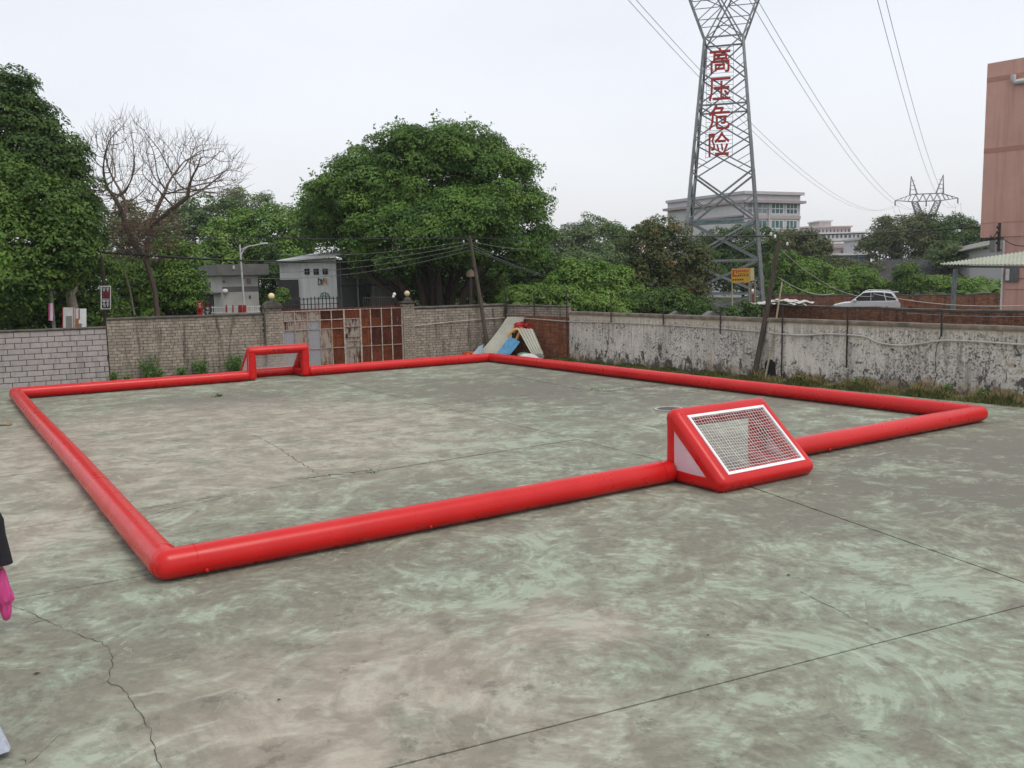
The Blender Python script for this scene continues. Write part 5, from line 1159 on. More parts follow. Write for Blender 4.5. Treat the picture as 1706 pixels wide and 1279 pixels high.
block([A-n1*.06, B-n1*.06, B+dpt, A+dpt], -.06, min(za, zb)-.1, 'wall', 'shed_dark', sh)
fw_ = ribbed(A, B, -.06, zs, 'front_cladding', 'shed_white', sh)
b = MB(); r0_ = [A+n1*.5-(B-A).normalized()*.3, B+n1*.5+(B-A).normalized()*.2, B+dpt, A+dpt-(B-A).normalized()*.3]; b.prism([Vector((r0_[0].x, r0_[0].y, za)), Vector((r0_[1].x, r0_[1].y, zb)), Vector((r0_[2].x, r0_[2].y, zb+.7)), Vector((r0_[3].x, r0_[3].y, za+.7))], (0, 0, .09)); b.build('roof', 'shed_white', sh)
for x in (508, 523, 538): 
    a = PL(x, 457, A, B)+n1*.05; e = PL(x+8.5, 457, A, B)+n1*.05; z_ = PL(x, 447.5, A, B).z; b = MB(); b.prism([a, e, Vector((e.x, e.y, z_)), Vector((a.x, a.y, z_))], -n1*.04); w_ = b.build('window', 'dark_void', sh)
    b = MB(); b.beam(a.lerp(e, .5)+n1*.01, Vector((a.lerp(e, .5).x, a.lerp(e, .5).y, z_))+n1*.01, .03); b.build('window_bar', 'shed_dark', w_)
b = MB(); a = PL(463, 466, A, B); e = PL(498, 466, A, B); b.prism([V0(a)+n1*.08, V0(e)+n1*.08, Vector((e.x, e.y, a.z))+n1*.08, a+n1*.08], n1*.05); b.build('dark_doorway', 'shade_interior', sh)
def stroke(L, A, B, m, par, wd=.045, out=.06, name='graffiti'):
    n = nrm2(A, B); b = MB(); P = [PL(x, y, A, B)+n*out for x, y in L]
    for p, q in zip(P[:-1], P[1:]): b.beam(p, q, .012, wd, up=n.cross((q-p).normalized()) if (q-p).length > 0 else Z3)
    return b.build(name, m, par)
stroke([(531, 474), (531, 463), (534, 466), (536, 472), (533, 474), (531, 474)], A, B, 'dark_ink', sh); stroke([(535, 464), (537, 468), (541, 463)], A, B, 'dark_ink', sh); stroke([(537, 468), (537, 474)], A, B, 'dark_ink', sh)
stroke([(539, 474), (540, 465), (542, 470), (544, 463), (545, 474)], A, B, 'orange_ink', sh, .06)
for L in (((534, 496), (536, 489), (541, 487), (547, 489), (550, 496)), ((538, 497), (539, 488)), ((543, 497), (543, 488)), ((535, 493), (549, 493))): stroke(L, A, B, 'green_rag', sh, .05)
# open lean-to right of the shed
A2 = V0(B)-n1*.5; B2 = V0(D(655, 470, 55)); n3 = nrm2(A2, B2); lt = thing('lean_to', 'dark open lean-to with grey corrugated end wall beside the white shed', 'shed', A2)
zl = D(610, 437, 55).z
b = MB(); b.prism([Vector((A2.x, A2.y, zl+.3))+n3*.3, Vector((B2.x, B2.y, zl))+n3*.3, Vector((B2.x, B2.y, zl+.4))-n3*5, Vector((A2.x, A2.y, zl+.7))-n3*5], (0, 0, .08)); b.build('roof', 'shed_dark', lt)
for nm, P_ in (('back_wall', [A2-n3*5, B2-n3*5, B2-n3*5.1, A2-n3*5.1]), ): block(P_, -.06, zl+.3, nm, 'shed_dark', lt)
ribbed(A2, B2, -.06, lambda u: zl, 'end_cladding', 'shed_dark', lt, u0=.60, u1=1.0)
for u in (.02, .33, .6, 1.0): b = MB(); p = quadpt(A2, B2, u, 0); b.beam(p-n3*.05, p-n3*.05+Z3*zl, .1); b.build('post', 'shed_dark', lt)
b = MB(); b.beam(quadpt(A2, B2, .0, D(610, 475, 55).z)+n3*.04, quadpt(A2, B2, 1., D(610, 475, 55).z)+n3*.04, .06); b.build('rail', 'dark_ink', lt)
# lamp post with brown head, thin poles
q = D(783, 510, 51); q.z = -.06; o = thing('garden_lamp', 'dark post with brown and white lamp head left of the leaning pole', 'lamp', q)
tp = D(784, 462, 51); b = MB(); b.tube([q, Vector((tp.x, tp.y, tp.z))], .10, 8); b.build('post', 'old_wood', o, True)
b = MB(); b.lathe(tp, [(.06, 0), (.24, .05), (.26, .2), (.20, .36), (.10, .46), (.02, .5)], 14); b.build('lamp_head', 'brown_lamp', o, True)
for (x, y0_, y1_, Y_, lab, m_) in ((888, 430, 505, 66, 'thin pale pole with lamp bracket behind the shrubs right of the banyan', 'white_paint'), (875, 448, 505, 67, 'thin grey pole left of the pale pole behind the shrubs', 'galvanised')):
    q = D(x+1, y1_, Y_); q.z = -.06; o = thing('slim_pole', lab, 'pole', q, 'slim poles behind the shrubs'); tp = D(x, y0_, Y_); b = MB(); b.tube([q, tp], .06, 8); b.build('shaft', m_, o, True)
    if x == 888: b = MB(); b.tube([tp+Vector((-.12, 0, 0)), tp+Vector((0, 0, -.1)), tp+Vector((.2, 0, 0))], .05, 6); b.build('bracket', 'white_paint', o, True)

# ---------------------------------------------------------------- grey-tiled factory building behind the pylon
Y2 = 150; A = V0(D(1112, 400, Y2+16)); B = V0(D(1238, 400, Y2)); C = V0(D(1332, 400, Y2+5))
fb = thing('factory_building', 'grey-tiled building with green glazing and pink cornice behind the pylon', 'building', B)
zt = D(1238, 323, Y2).z; back = A+(C-B)
block([A, B, C, back], -.06, zt, 'wall', 'grey_tile', fb)
block([A+nrm2(A, B)*.5, B+Vector((0, -.55, 0)), C+nrm2(B, C)*.5+Vector((.4, 0, 0)), back], zt+.004, zt+.5, 'parapet', 'grey_tile', fb)
zc = D(1238, 333, Y2).z
block([A+nrm2(A, B)*.8+Vector((-.3, 0, 0)), B+Vector((0, -.9, 0)), C+nrm2(B, C)*.8+Vector((.5, 0, 0)), back], zc-.45, zc, 'cornice', 'pink_tile_trim', fb)
zz = lambda y: D(1290, y, Y2+3).z
for (x0_, x1_) in ((1244, 1278), (1284, 1305), (1309, 1328)):
    for (y0_, y1_) in ((357, 338), (381, 366)):
        u0 = (V0(PL(x0_, 370, B, C))-B).length/(C-B).length; u1 = (V0(PL(x1_, 370, B, C))-B).length/(C-B).length
        framed_window(B, C, u0, u1, zz(y0_), zz(y1_), fb, 'grey_glass' if x0_ == 1244 and y0_ == 357 else 'teal_glass', 'white_paint' if x0_ > 1250 else 'grey_tile', 3 if x0_ < 1250 else 2, 1 if y0_ == 357 else 0, .16)
pane(B, C, 0, 1, zz(364.5), zz(359), 'floor_band', 'pink_tile_trim', fb, .2, .2); pane(B, C, .0, .02, -.05, zc, 'corner_pier', 'pink_tile_trim', fb, .15, .2); pane(B, C, .42, .45, -.05, zc, 'pier', 'grey_tile', fb, .28, .3)
for (x0_, x1_, y0_, y1_) in ((1120, 1131, 353, 347), (1145, 1155, 350, 343), (1196, 1210, 343, 337), (1215, 1224, 343, 336), (1168, 1176, 350, 340)):
    u0 = (V0(PL(x0_, 370, A, B))-A).length/(B-A).length; u1 = (V0(PL(x1_, 370, A, B))-A).length/(B-A).length; Ym = A.y+(B.y-A.y)*u0
    framed_window(A, B, u0, u1, D(x0_, y0_, Ym).z, D(x0_, y1_, Ym).z, fb, 'teal_glass', 'grey_tile', 1, 0, .14)
pane(A, B, .3, 1, D(1200, 372, Y2+5).z, D(1200, 364, Y2+5).z, 'glazed_strip', 'teal_glass', fb, .06, .05); pane(A, B, .3, 1, D(1200, 363.5, Y2+5).z, D(1200, 361, Y2+5).z, 'floor_band', 'pink_tile_trim', fb, .2, .2)

# ---------------------------------------------------------------- distant town
def far_block(x0, x1, y0, y1, Y, m, lab, wins=(), dep=12, zb=-.06, name='distant_building', roof=None):
    A = V0(D(x0, 440, Y)); B = V0(D(x1, 440, Y)); o = thing(name, lab, 'building', A, 'distant buildings'); za_ = D((x0+x1)/2, y1, Y).z; block([A, B, B+Vector((0, dep, 0)), A+Vector((0, dep, 0))], zb, za_, 'wall', m, o)
    block([A+Vector((-.5, -.5, 0)), B+Vector((.5, -.5, 0)), B+Vector((.5, dep, 0)), A+Vector((-.5, dep, 0))], za_+.003, za_+.5, 'roof', roof or m, o)
    for (ya, yb_, n, gm, ww) in wins:
        zl_, zh_ = D((x0+x1)/2, ya, Y).z, D((x0+x1)/2, yb_, Y).z
        for k in range(n):
            u = (k+.5)/n; hw = .5/n*ww*random.uniform(.7, 1.2); wn = pane(A, B, u-hw, u+hw, zl_, zh_, 'window', gm, o, .12, .1)
    return o
far_block(1364, 1383, 400, 369, 330, 'far_white', 'small white rooftop block on the distant white building', [(378, 374, 4, 'far_pink', .8)])
far_block(1330, 1416, 400, 379, 320, 'far_pink', 'distant pinkish building upper floors right of the factory', [(387, 382, 14, 'far_dark', .35)])
far_block(1362, 1439, 420, 389, 300, 'far_white', 'distant white building with a row of small dark windows', [(396, 391, 11, 'far_dark', .45)], roof='far_white')
far_block(1368, 1440, 425, 401, 270, 'far_pink', 'distant low pink building under the white one', [(417, 412, 7, 'red_roof', .3)], roof='far_white')
far_block(1374, 1402, 430, 406, 240, 'far_white', 'distant white gabled building left part of the town', [(420, 415, 4, 'far_dark', .5)])
far_block(1398, 1448, 440, 413, 235, 'far_pink', 'distant pink-grey row of low buildings', [(422, 417, 6, 'far_dark', .4)])
far_block(1374, 1450, 445, 425, 200, 'far_dark', 'distant dark blue glazed building low between the trees', [(437, 428, 8, 'blue_glass', .8)], roof='far_white')
far_block(938, 1000, 420, 374, 420, 'far_white', 'pale distant building behind the trees right of the banyan', [(380, 377, 9, 'far_pink', .5)])
far_block(1435, 1450, 440, 399, 220, 'far_white', 'distant pale wall beside the dark tree clump', [(410, 404, 2, 'far_dark', .5)])
# house with dark roof in front of the tree clump
Y3 = 100; A = V0(D(1450, 460, Y3)); B = V0(D(1606, 460, Y3-4)); o = thing('low_house', 'low house with wide dark tiled roof behind the round bush', 'house', A)
block([A+Vector((1.5, 1, 0)), B+Vector((-1, 1, 0)), B+Vector((-1, 7, 0)), A+Vector((1.5, 7, 0))], -.06, D(1530, 466, Y3).z, 'wall', 'concrete_wall', o)
ze, zr_ = D(1530, 468, Y3).z, D(1530, 432, Y3+5).z
b = MB(); a0, b0 = A+Vector((0, -.3, 0)), B+Vector((.5, -.3, 0)); b.add([Vector((a0.x, a0.y, ze)), Vector((b0.x, b0.y, ze)), Vector((b0.x-1, b0.y+5, zr_)), Vector((a0.x+3.2, a0.y+5, zr_)), Vector((a0.x, a0.y+10, ze)), Vector((b0.x, b0.y+10, ze))], [(0, 1, 2, 3), (4, 3, 2, 5), (0, 3, 4), (1, 5, 2), (0, 4, 5, 1)]); rf = b.build('roof', 'roof_dark', o)
for k in range(26):
    u = (k+.5)/26; p = Vector((a0.x, a0.y, ze)).lerp(Vector((b0.x, b0.y, ze)), u); t_ = Vector((a0.x+3.2, a0.y+5, zr_)).lerp(Vector((b0.x-1, b0.y+5, zr_)), u); b = MB(); b.beam(p+Z3*.03, t_+Z3*.03, .12, .08); b.build('tile_rib', 'roof_dark', rf)
far_block(1435, 1462, 463, 450, 118, 'far_white', 'small white hut with red roof left of the dark-roofed house', (), 5, roof='red_roof')
# brick walls beyond the yard
def wall2(L, ztops, Y0s, lab, name='rough_brick_wall', bl=.25, bh=.09):
    pass
def far_brick(x0, Ya, x1, Yb, y0, y1, lab, bl, bh, wav=.05):
    A = V0(D(x0, 480, Ya)); B = V0(D(x1, 480, Yb)); za_, zb_ = D(x0, y0, Ya).z, D(x1, y1, Yb).z; d = (B-A).normalized(); n = nrm2(A, B); L = (B-A).length
    o = thing('rough_brick_wall', lab, 'wall', A, 'rough red brick walls beyond the plaster wall')
    zf = lambda s: za_+(zb_-za_)*s/L+wav*math.sin(s*1.1)*math.sin(s*.37+1)-.03
    bricks(A, d, n, 0, L, -.06, zf, bl, bh, .016, 'dark_red_brick', 'mortar', o, .1, jit=.012)
    b = MB(); N = int(L/.6); vs = []; fs = []
    for k in range(N+1):
        s = L*k/N; p = A+d*s; z_ = zf(s)+random.uniform(-.015, .02); vs += [p+n*.02+Z3*(z_-.10), p+n*.03+Z3*z_, p-n*.26+Z3*(z_+.02), p-n*.26+Z3*(z_-.2)]
        if k: fs += [((k-1)*4+j, (k-1)*4+(j+1) % 4, k*4+(j+1) % 4, k*4+j) for j in range(4)]
    b.add(vs, fs); b.build('wall_top', 'old_coping', o); return o, A, d, n
nb = far_brick(1268, 54, 1760, 34.5, 506, 519, 'near red brick wall rising behind the right part of the plaster wall', .27, .095, .04)
far_brick(1290, 80, 1680, 78, 491, 489, 'far red brick wall behind the white car', .34, .12, .12)
q0 = D(1268, 508, 54); o = thing('plastic_sheeting', 'white plastic sheeting folded over the end of the near brick wall', 'sheeting', Vector((q0.x, q0.y, 0)))
for k in range(9):
    x = 1262+k*9.5; Yk = 54-1.6*k*.45; c = D(x+random.uniform(-2, 2), 505+random.uniform(-3, 1.5)-(2 if 2 < k < 6 else 0), Yk); bm = bmesh.new(); bmesh.ops.create_icosphere(bm, subdivisions=2, radius=1)
    for v in bm.verts: v.co = Vector((v.co.x*random.uniform(.45, .6), v.co.y*.35, v.co.z*random.uniform(.07, .11)+.06*math.sin(v.co.x*5+k)))+c-OFF[o]
    me = bpy.data.meshes.new('fold'); bm.to_mesh(me); bm.free(); link('fold', me, 'white_tarp', o, True)
# pale concrete rubble behind the plaster wall under the pylon
for k, (x0_, x1_, y0_, y1_, lab) in enumerate(((1113, 1150, 519, 532, 'left pale concrete slab showing over the plaster wall'), (1172, 1212, 519, 532, 'right pale concrete slab showing over the plaster wall'))):
    a, e = D(x0_, y1_, 48), D(x1_, y1_, 47); z_ = D(x0_, y0_, 48).z; b = MB(); b.prism([Vector((a.x, a.y, -.06)), Vector((e.x, e.y, -.06)), Vector((e.x-.1, e.y, z_-.08)), Vector((e.x-.5, e.y, z_)), Vector((a.x+.5, a.y, z_+.03)), Vector((a.x+.05, a.y, z_-.25))], (0, 1.2, 0)); tag(b.build('concrete_slab_block', 'stone_grey', bevel=.03), lab, 'concrete slab', 'pale concrete slabs')
# ---------------------------------------------------------------- pink building, awning and fittings at right
Y4 = 56; A = V0(D(1637, 300, Y4)); B = V0(D(1790, 300, Y4-3.6)); zt = D(1643, 106, Y4).z; zb = D(1634, 396, Y4).z; n1 = nrm2(A, B); bk = Vector((9, 8, 0))
pk = thing('pink_building', 'tall salmon-pink rendered building at the right edge', 'building', A)
block([A, B, B+bk, A+bk], zb, zt, 'upper_wall', 'pink_wall', pk)
ul = (V0(PL(1671, 440, A, B))-A).length/(B-A).length; A3 = quadpt(A, B, ul, 0)-n1*.05; block([A3, B-n1*.05, B+bk, A3+bk], -.06, zb-.003, 'lower_wall', 'pink_wall', pk)
for y_, h_ in ((134, .45), (252, .45)): pane(A, B, .0, 1, D(1640, y_+4, Y4).z, D(1640, y_-4, Y4).z, 'render_band', 'pink_band', pk, .012, .02)
pane(A, B, 0, 1, D(1634, 373, Y4).z, D(1634, 371, Y4).z, 'render_band', 'pink_band', pk, .012, .02)
q = PL(1690, 138, A, B)+n1*.25; b = MB(); b.tube([q+Z3*.45, q+Z3*.12, q+Vector((.1, 0, 0))*1, q+(B-A).normalized()*3.], .15, 10); b.build('vent_pipe', 'white_paint', pk, True)
for k, (y0_, y1_) in enumerate(((452, 468), )): a = PL(1686, y1_, A3, B)+n1*.1; b = MB(); b.box(a+Z3*.4, (.38, .06, .42), (B-A).normalized(), n1); b.build('meter_box', 'dark_galvanised', pk); b = MB(); b.box(a+Z3*.4+n1*.08-(B-A).normalized()*.22, (.1, .03, .36), (B-A).normalized(), n1); b.build('meter_dial', 'white_paint', pk)
pane(A3, B, .05, .6, D(1690, 485, 50).z, D(1690, 484, 50).z, 'render_groove', 'pink_band', pk, .02, .02); pane(A3, B, .18, .5, D(1690, 466, 50).z, D(1690, 464, 50).z, 'render_groove', 'pink_band', pk, .02, .02)
b = MB(); q = A3+n1*.08; b.tube([Vector((q.x, q.y, .1)), Vector((q.x, q.y, zb-.1))], .06, 8); b.build('corner_pipe', 'white_paint', pk, True)
# service bracket with cables on the pink building
q = PL(1669, 392, A, B)+n1*.5; o = thing('cable_bracket', 'dark bracket with insulators and cables in front of the pink building', 'bracket', q)
b = MB(); b.beam(q-Z3*1.0, q+Z3*.75, .12); b.build('mast', 'black_iron', o)
for k in range(4): b = MB(); b.sphere(q+Vector((-.12, -.05, .5-.32*k)), .10, 8, 6); b.build('insulator', 'black_iron', o, True)
b = MB(); b.beam(q-Z3*.9-n1*.5, q-Z3*.9, .08); b.build('wall_arm', 'black_iron', o)
cable(q+Z3*.4, D(1634, 398, 55.5), .35, .03, 'upper loose cable hanging left of the service bracket'); cable(q+Z3*.1, D(1650, 392, 55), .3, .03, 'lower loose cable hanging left of the service bracket'); cable(q-Z3*.0, D(1740, 398, 46), .5, .03, 'cable running right from the service bracket')
# small roof with pale wall left of the pink building
Y5 = 96; a, e = D(1600, 419, Y5), D(1676, 414, Y5-4); o = thing('outbuilding', 'small outbuilding with grey sloping roof left of the pink building', 'building', V0(a))
b = MB(); b.prism([a, D(1672, 404, Y5-4), D(1672, 404, Y5-4)+Vector((.5, 4, .3)), a+Vector((0, 4, .1))], (0, 0, .10)); b.build('roof', 'stone_grey', o)
block([V0(D(1616, 430, Y5)), V0(e), V0(e)+Vector((.5, 4, 0)), V0(D(1616, 430, Y5))+Vector((0, 4, 0))], -.06, D(1640, 416, Y5).z, 'wall', 'far_white', o)
b = MB(); c = D(1664, 410, Y5-5); b.box(c, (.7, .5, .6)); b.build('air_conditioner', 'stone_grey', o)
# corrugated canopy on posts
Yc = 50; P1 = D(1569, 440, Yc); P2 = D(1760, 440, Yc-10); P4 = D(1655, 426, Yc+3); P3 = D(1760, 411, Yc-5)
cn = thing('corrugated_canopy', 'pale green corrugated canopy roof on a grey post at right', 'canopy', V0(D(1592, 500, Yc)))
N = 90; vs = []; fs = []
for k in range(N+1):
    u = k/N; h = .04*math.sin(k*math.pi/1.5); p = P1.lerp(P2, u)+Z3*h; q = (P1+Vector((.15, .5, .05))).lerp(P3, u)+Z3*h; vs += [p, q, p-Z3*.03, q-Z3*.03]
    if k: j = 4*k; fs += [(j-4, j, j+1, j-3), (j-2, j-1, j+3, j+2), (j-4, j-2, j+2, j)]
b = MB(); b.add(vs, fs); b.build('roof_sheet', 'canopy_sheet', cn)
b = MB(); b.beam(P1-Z3*.14+Vector((.5, .1, 0)), P2-Z3*.14+Vector((0, .1, 0)), .08, .1); b.build('edge_beam', 'dark_galvanised', cn)
q = D(1592, 448, Yc-1); b = MB(); b.tube([Vector((q.x-.12, q.y, -.06)), q], .13, 12); b.build('post', 'galvanised', cn, True)
# ---------------------------------------------------------------- lattice pylons
def lattice(b, p, q, w_): b.beam(p, q, w_)
def pylon(cx, cy, rot, wbase, wwaist, zw, levels, top, name, lab, sc=1., mat_='galvanised'):
    o = thing(name, lab, 'pylon', (cx, cy, -.06), 'high-voltage lattice pylons'); ca, sa = math.cos(rot), math.sin(rot)
    def L_(x, y, z): return Vector((cx+x*ca-y*sa, cy+x*sa+y*ca, z))
    def hw(z): return (wbase+(wwaist-wbase)*z/zw)/2
    cs = [(-1, -1), (1, -1), (1, 1), (-1, 1)]; lw = lambda z: (.31-.13*z/zw)*sc
    for (sx, sy) in cs:
        b = MB()
        for z0_, z1_ in zip(levels[:-1], levels[1:]): b.beam(L_(sx*hw(z0_), sy*hw(z0_), z0_), L_(sx*hw(z1_), sy*hw(z1_), z1_), lw(z0_))
        b.build('leg', mat_, o)
    for z in levels[1:]:
        for k in range(4):
            if z in skip_rings and sc == 1.: continue
            b = MB(); (x0, y0), (x1, y1) = cs[k], cs[(k+1) % 4]; h = hw(z); b.beam(L_(x0*h, y0*h, z), L_(x1*h, y1*h, z), .13*sc); b.build('horizontal_member', mat_, o)
    for z0_, z1_ in zip(levels[:-1], levels[1:]):
        for k in range(4):
            (x0, y0), (x1, y1) = cs[k], cs[(k+1) % 4]; h0, h1 = hw(z0_), hw(z1_); wd = (.17 if z0_ < 9 else .11)*sc
            b = MB(); a = L_(x0*h0, y0*h0, z0_); c_ = L_(x1*h1, y1*h1, z1_); d_ = L_(x1*h0, y1*h0, z0_); e_ = L_(x0*h1, y0*h1, z1_); b.beam(a, c_, wd); b.beam(d_, e_, wd)
            m0 = (a+c_+d_+e_)/4; b.build('cross_brace', mat_, o)
            
            if sc > 1: continue
            b = MB(); b.beam(a.lerp(e_, .5), a.lerp(c_, .27), (.09 if z0_ < 9 else .055)); b.build('secondary_brace', mat_, o); b = MB(); b.beam(d_.lerp(c_, .5), d_.lerp(e_, .27), (.09 if z0_ < 9 else .055)); b.build('secondary_brace', mat_, o)
    # wineglass head
    zt_, arm, zc_, pk_ = top; hwz = wwaist/2; ko = arm*.46
    for sg in (-1, 1):
        b = MB()
        for sy in (-1, 1):
            yy = sy*hwz*.8; n = 6
            outer = [L_(sg*(hwz+(ko-hwz)*k/n), yy*(1-.35*k/n), zw+(zt_-zw)*k/n) for k in range(n+1)]; inn = [L_(sg*(hwz*-.95+(ko-1.3*sc**.5+hwz*.95)*min(1, k/n)), yy*(1-.35*k/n), zw+(zt_-zw)*k/n) for k in range(n+1)]
            for k in range(n):
                b.beam(outer[k], outer[k+1], .15*sc); b.beam(inn[k], inn[k+1], .12*sc); b.beam(outer[k], inn[k+1], .07*sc); b.beam(inn[k], outer[k+1], .07*sc) if k > 1 else None; b.beam(outer[k], inn[k], .06*sc) if k else None
        for k in range(7):
            u = k/6; x_o = sg*(hwz+(ko-hwz)*u); y_ = hwz*.8*(1-.35*u); z_ = zw+(zt_-zw)*u; b.beam(L_(x_o, -y_, z_), L_(x_o, y_, z_), .06*sc)
            if k < 6: u2 = (k+1)/6; b.beam(L_(x_o, -y_, z_), L_(sg*(hwz+(ko-hwz)*u2), hwz*.8*(1-.35*u2), zw+(zt_-zw)*u2), .06*sc)
        b.build('head_arm', mat_, o)
        b = MB(); tipx = sg*arm
        for sy in (-1, 1):
            y_ = sy*hwz*.5; b.beam(L_(sg*ko, y_, zt_), L_(tipx, 0, zt_+zc_*.25), .11*sc); b.beam(L_(sg*ko, y_, zt_+zc_), L_(tipx, 0, zt_+zc_*.25), .10*sc); b.beam(L_(sg*(ko-.8*sc), y_, zt_+zc_), L_(sg*(ko+.6), 0, zt_+zc_+pk_), .10*sc); b.beam(L_(sg*(ko+.9), y_, zt_+zc_*.85), L_(sg*(ko+.6), 0, zt_+zc_+pk_), .10*sc)
            for k in range(3): u = (k+1)/4; b.beam(L_(sg*(ko+(arm-ko)*u), y_*(1-u), zt_+zc_*.25*u), L_(sg*(ko+(arm-ko)*(u-.2)), y_*(1-u), zt_+zc_*(1-.75*(u-.2))), .06*sc)
            for k in range(3): u = (k+1)/4; b.beam(L_(sg*(ko-.8*sc+1.2*u), y_*(1-u), zt_+zc_+pk_*u), L_(sg*(ko+.9-.3*u), y_*(1-u), zt_+zc_*.85+pk_*(u+.1)*.9), .05*sc)
        b.build('crossarm_end', mat_, o)
        b = MB(); tp = L_(tipx, 0, zt_+zc_*.25); b.tube([tp, tp-Z3*2.2], .11*sc, 6); b.build('insulator_string', 'dark_galvanised', o)
    b = MB()
    for sy in (-1, 1):
        y_ = sy*hwz*.5; n = 8
        b.beam(L_(-ko, y_, zt_), L_(ko, y_, zt_), .11*sc); b.beam(L_(-ko, y_, zt_+zc_), L_(ko, y_, zt_+zc_), .11*sc)
        for k in range(n): xa = -ko+2*ko*k/n; xb = -ko+2*ko*(k+1)/n; b.beam(L_(xa, y_, zt_+(zc_ if k % 2 else 0)), L_(xb, y_, zt_+(0 if k % 2 else zc_)), .07*sc)
    b.build('bridge', mat_, o)
    b = MB(); b.tube([L_(0, 0, zt_), L_(0, 0, zt_-2.2)], .11*sc, 6); b.build('insulator_string', 'dark_galvanised', o)
    return o, L_
skip_rings = (12.9, 15.8, 21.6)
LV = [-.06, 2.0, 5.0, 8.6, 12.9, 15.8, 18.7, 21.6, 24.6]
cp = D(1203, 480, 81.5)
py1, PL1 = pylon(cp.x, 81.5, R(-15.5), 7.5, 3.3, 24.6, LV, (34.5, 11.5, 2.0, 4.2), 'lattice_pylon', 'tall steel lattice pylon carrying red characters behind the plaster wall')
fpc = D(1543, 340, 370); zf_ = D(1543, 330, 370).z
py2, PL2 = pylon(fpc.x, 370, R(-15), 7, 3.2, zf_-13, [-.06, 6, 11, 16, zf_-13], (zf_-1.2, 12.0, 3.0, 7.5), 'lattice_pylon', 'small distant lattice pylon above the dark tree clump', 2.4, 'dark_galvanised')
for sg, zz_, nm in ((-1, 33.0, 'left'), (0, 32.0, 'middle'), (1, 33.0, 'right')):
    for dx in (-.35, .35):
        a = PL1(sg*11.5+dx, 0, 32.8 if sg else 32.3); e = PL2(sg*12+dx*3, 0, zf_-2.6); lab = ('first' if dx < 0 else 'second')+' '+nm+' power line between the two pylons'
        cable(a, e, 9.5, .03, lab, 'wire_grey', 'power_line', 'power lines')
        s_ = a+(a-e).normalized()*160+Z3*2; cable(a, s_, 5, .022, ('first' if dx < 0 else 'second')+' '+nm+' power line running on towards the camera side from the near pylon', 'wire_grey', 'power_line', 'power lines')
        f_ = e+(e-a).normalized()*260; f_.z = e.z-10; cable(e, f_, 8, .045, ('first' if dx < 0 else 'second')+' '+nm+' power line running on beyond the distant pylon', 'wire_grey', 'power_line', 'power lines')
# red warning characters hung on the front face
fac = PL1(0, 0, 0)-PL1(0, 1, 0); fdir = (PL1(1, 0, 0)-PL1(0, 0, 0)).normalized()
sg_ = thing('warning_sign', 'vertical row of four red Chinese characters fixed to the pylon', 'sign', PL1(0, -2.4, 14.5))
def glyph(ch, zc_, size):
    cu = bpy.data.curves.new('character', 'FONT'); cu.body = ch; cu.size = 1; cu.align_x = 'CENTER'; cu.extrude = .02; cu.resolution_u = 2; cu.offset = .008
    tmp = bpy.data.objects.new('tmp', cu); COL.objects.link(tmp); dg = bpy.context.evaluated_depsgraph_get(); dg.update(); me = bpy.data.meshes.new_from_object(tmp.evaluated_get(dg)); bpy.data.objects.remove(tmp)
    co = np.array([v.co[:] for v in me.vertices]); 
    if len(co) == 0: return
    mn, mx = co.min(0), co.max(0); s_ = size/max(mx[0]-mn[0], mx[1]-mn[1]); ctr = (mn+mx)/2; hwz = (7.5+(3.3-7.5)*zc_/24.6)/2; P = PL1(-.28, -hwz-.18, zc_)
    for v in me.vertices:
        x, y, z = (np.array(v.co)-ctr); p = P+fdir*(x*s_*.95)+Z3*(y*s_*1.08)+fac.normalized()*(z*s_*3)-OFF[sg_]; v.co = p
    me.name = 'character'; link('character', me, 'tower_red', sg_)
zs_ = [D(1190, y, 79).z for y in (97, 147, 195, 240)]
for ch, zc_ in zip('高压危险', zs_): glyph(ch, zc_, 1.95)
for zc_ in zs_:      # thin wire frame that carries each character
    hwz = (7.5+(3.3-7.5)*zc_/24.6)/2; b = MB(); P = PL1(-.28, -hwz-.1, zc_)
    for k in range(-3, 4): b.beam(P-fdir*1.15+Z3*k*.36, P+fdir*1.15+Z3*k*.36, .03)
    for k in (-1, 1): b.beam(P+fdir*1.15*k-Z3*1.2, P+fdir*1.15*k+Z3*1.2, .03)
    b.build('wire_frame', 'wire_grey', sg_)
# yellow notice in front of the pylon
Yn = 62; a = D(1219, 471, Yn); e = D(1249, 470, Yn); t_ = D(1219, 448, Yn); t2_ = D(1249, 446, Yn); o = thing('notice_board', 'yellow notice board with red emblem on posts in front of the pylon', 'sign', Vector((a.x, a.y, -.06)))
b = MB(); b.prism([a, e, t2_, t_], (0, .05, 0)); b.build('board', 'yellow_sign', o)
def nb_(u0, u1, v0, v1, m_):
    W_, H_ = e-a, t_-a; b = MB(); p = [a+W_*u0+H_*v0, a+W_*u1+H_*v0, a+W_*u1+H_*v1, a+W_*u0+H_*v1]; b.prism([q+Vector((0, -.014, 0)) for q in p], (0, .012, 0)); b.build('marking', m_, o)
nb_(.05, .14, .45, .92, 'red_ink'); nb_(.14, .30, .45, .56, 'red_ink'); nb_(.14, .30, .86, .92, 'red_ink'); nb_(.24, .31, .7, .86, 'red_ink')
for k in range(6): nb_(.36+k*.10, .43+k*.10, .78, .92, 'red_ink'); nb_(.34+k*.105, .40+k*.105, .45, .56+.05*(k % 2), 'dark_ink')
for k in range(5): nb_(.05+k*.13, .05+k*.13+.08, .16, .28, 'dark_ink')
nb_(.34, .95, .66, .69, 'red_ink')
b = MB(); c0 = D(1250, 468, Yn+.6); b.prism([c0, D(1257, 467, Yn+.6), D(1256, 446, Yn+.6), D(1250, 446, Yn+.6)], (0, .05, 0)); b.build('side_board', 'cream_board', o)
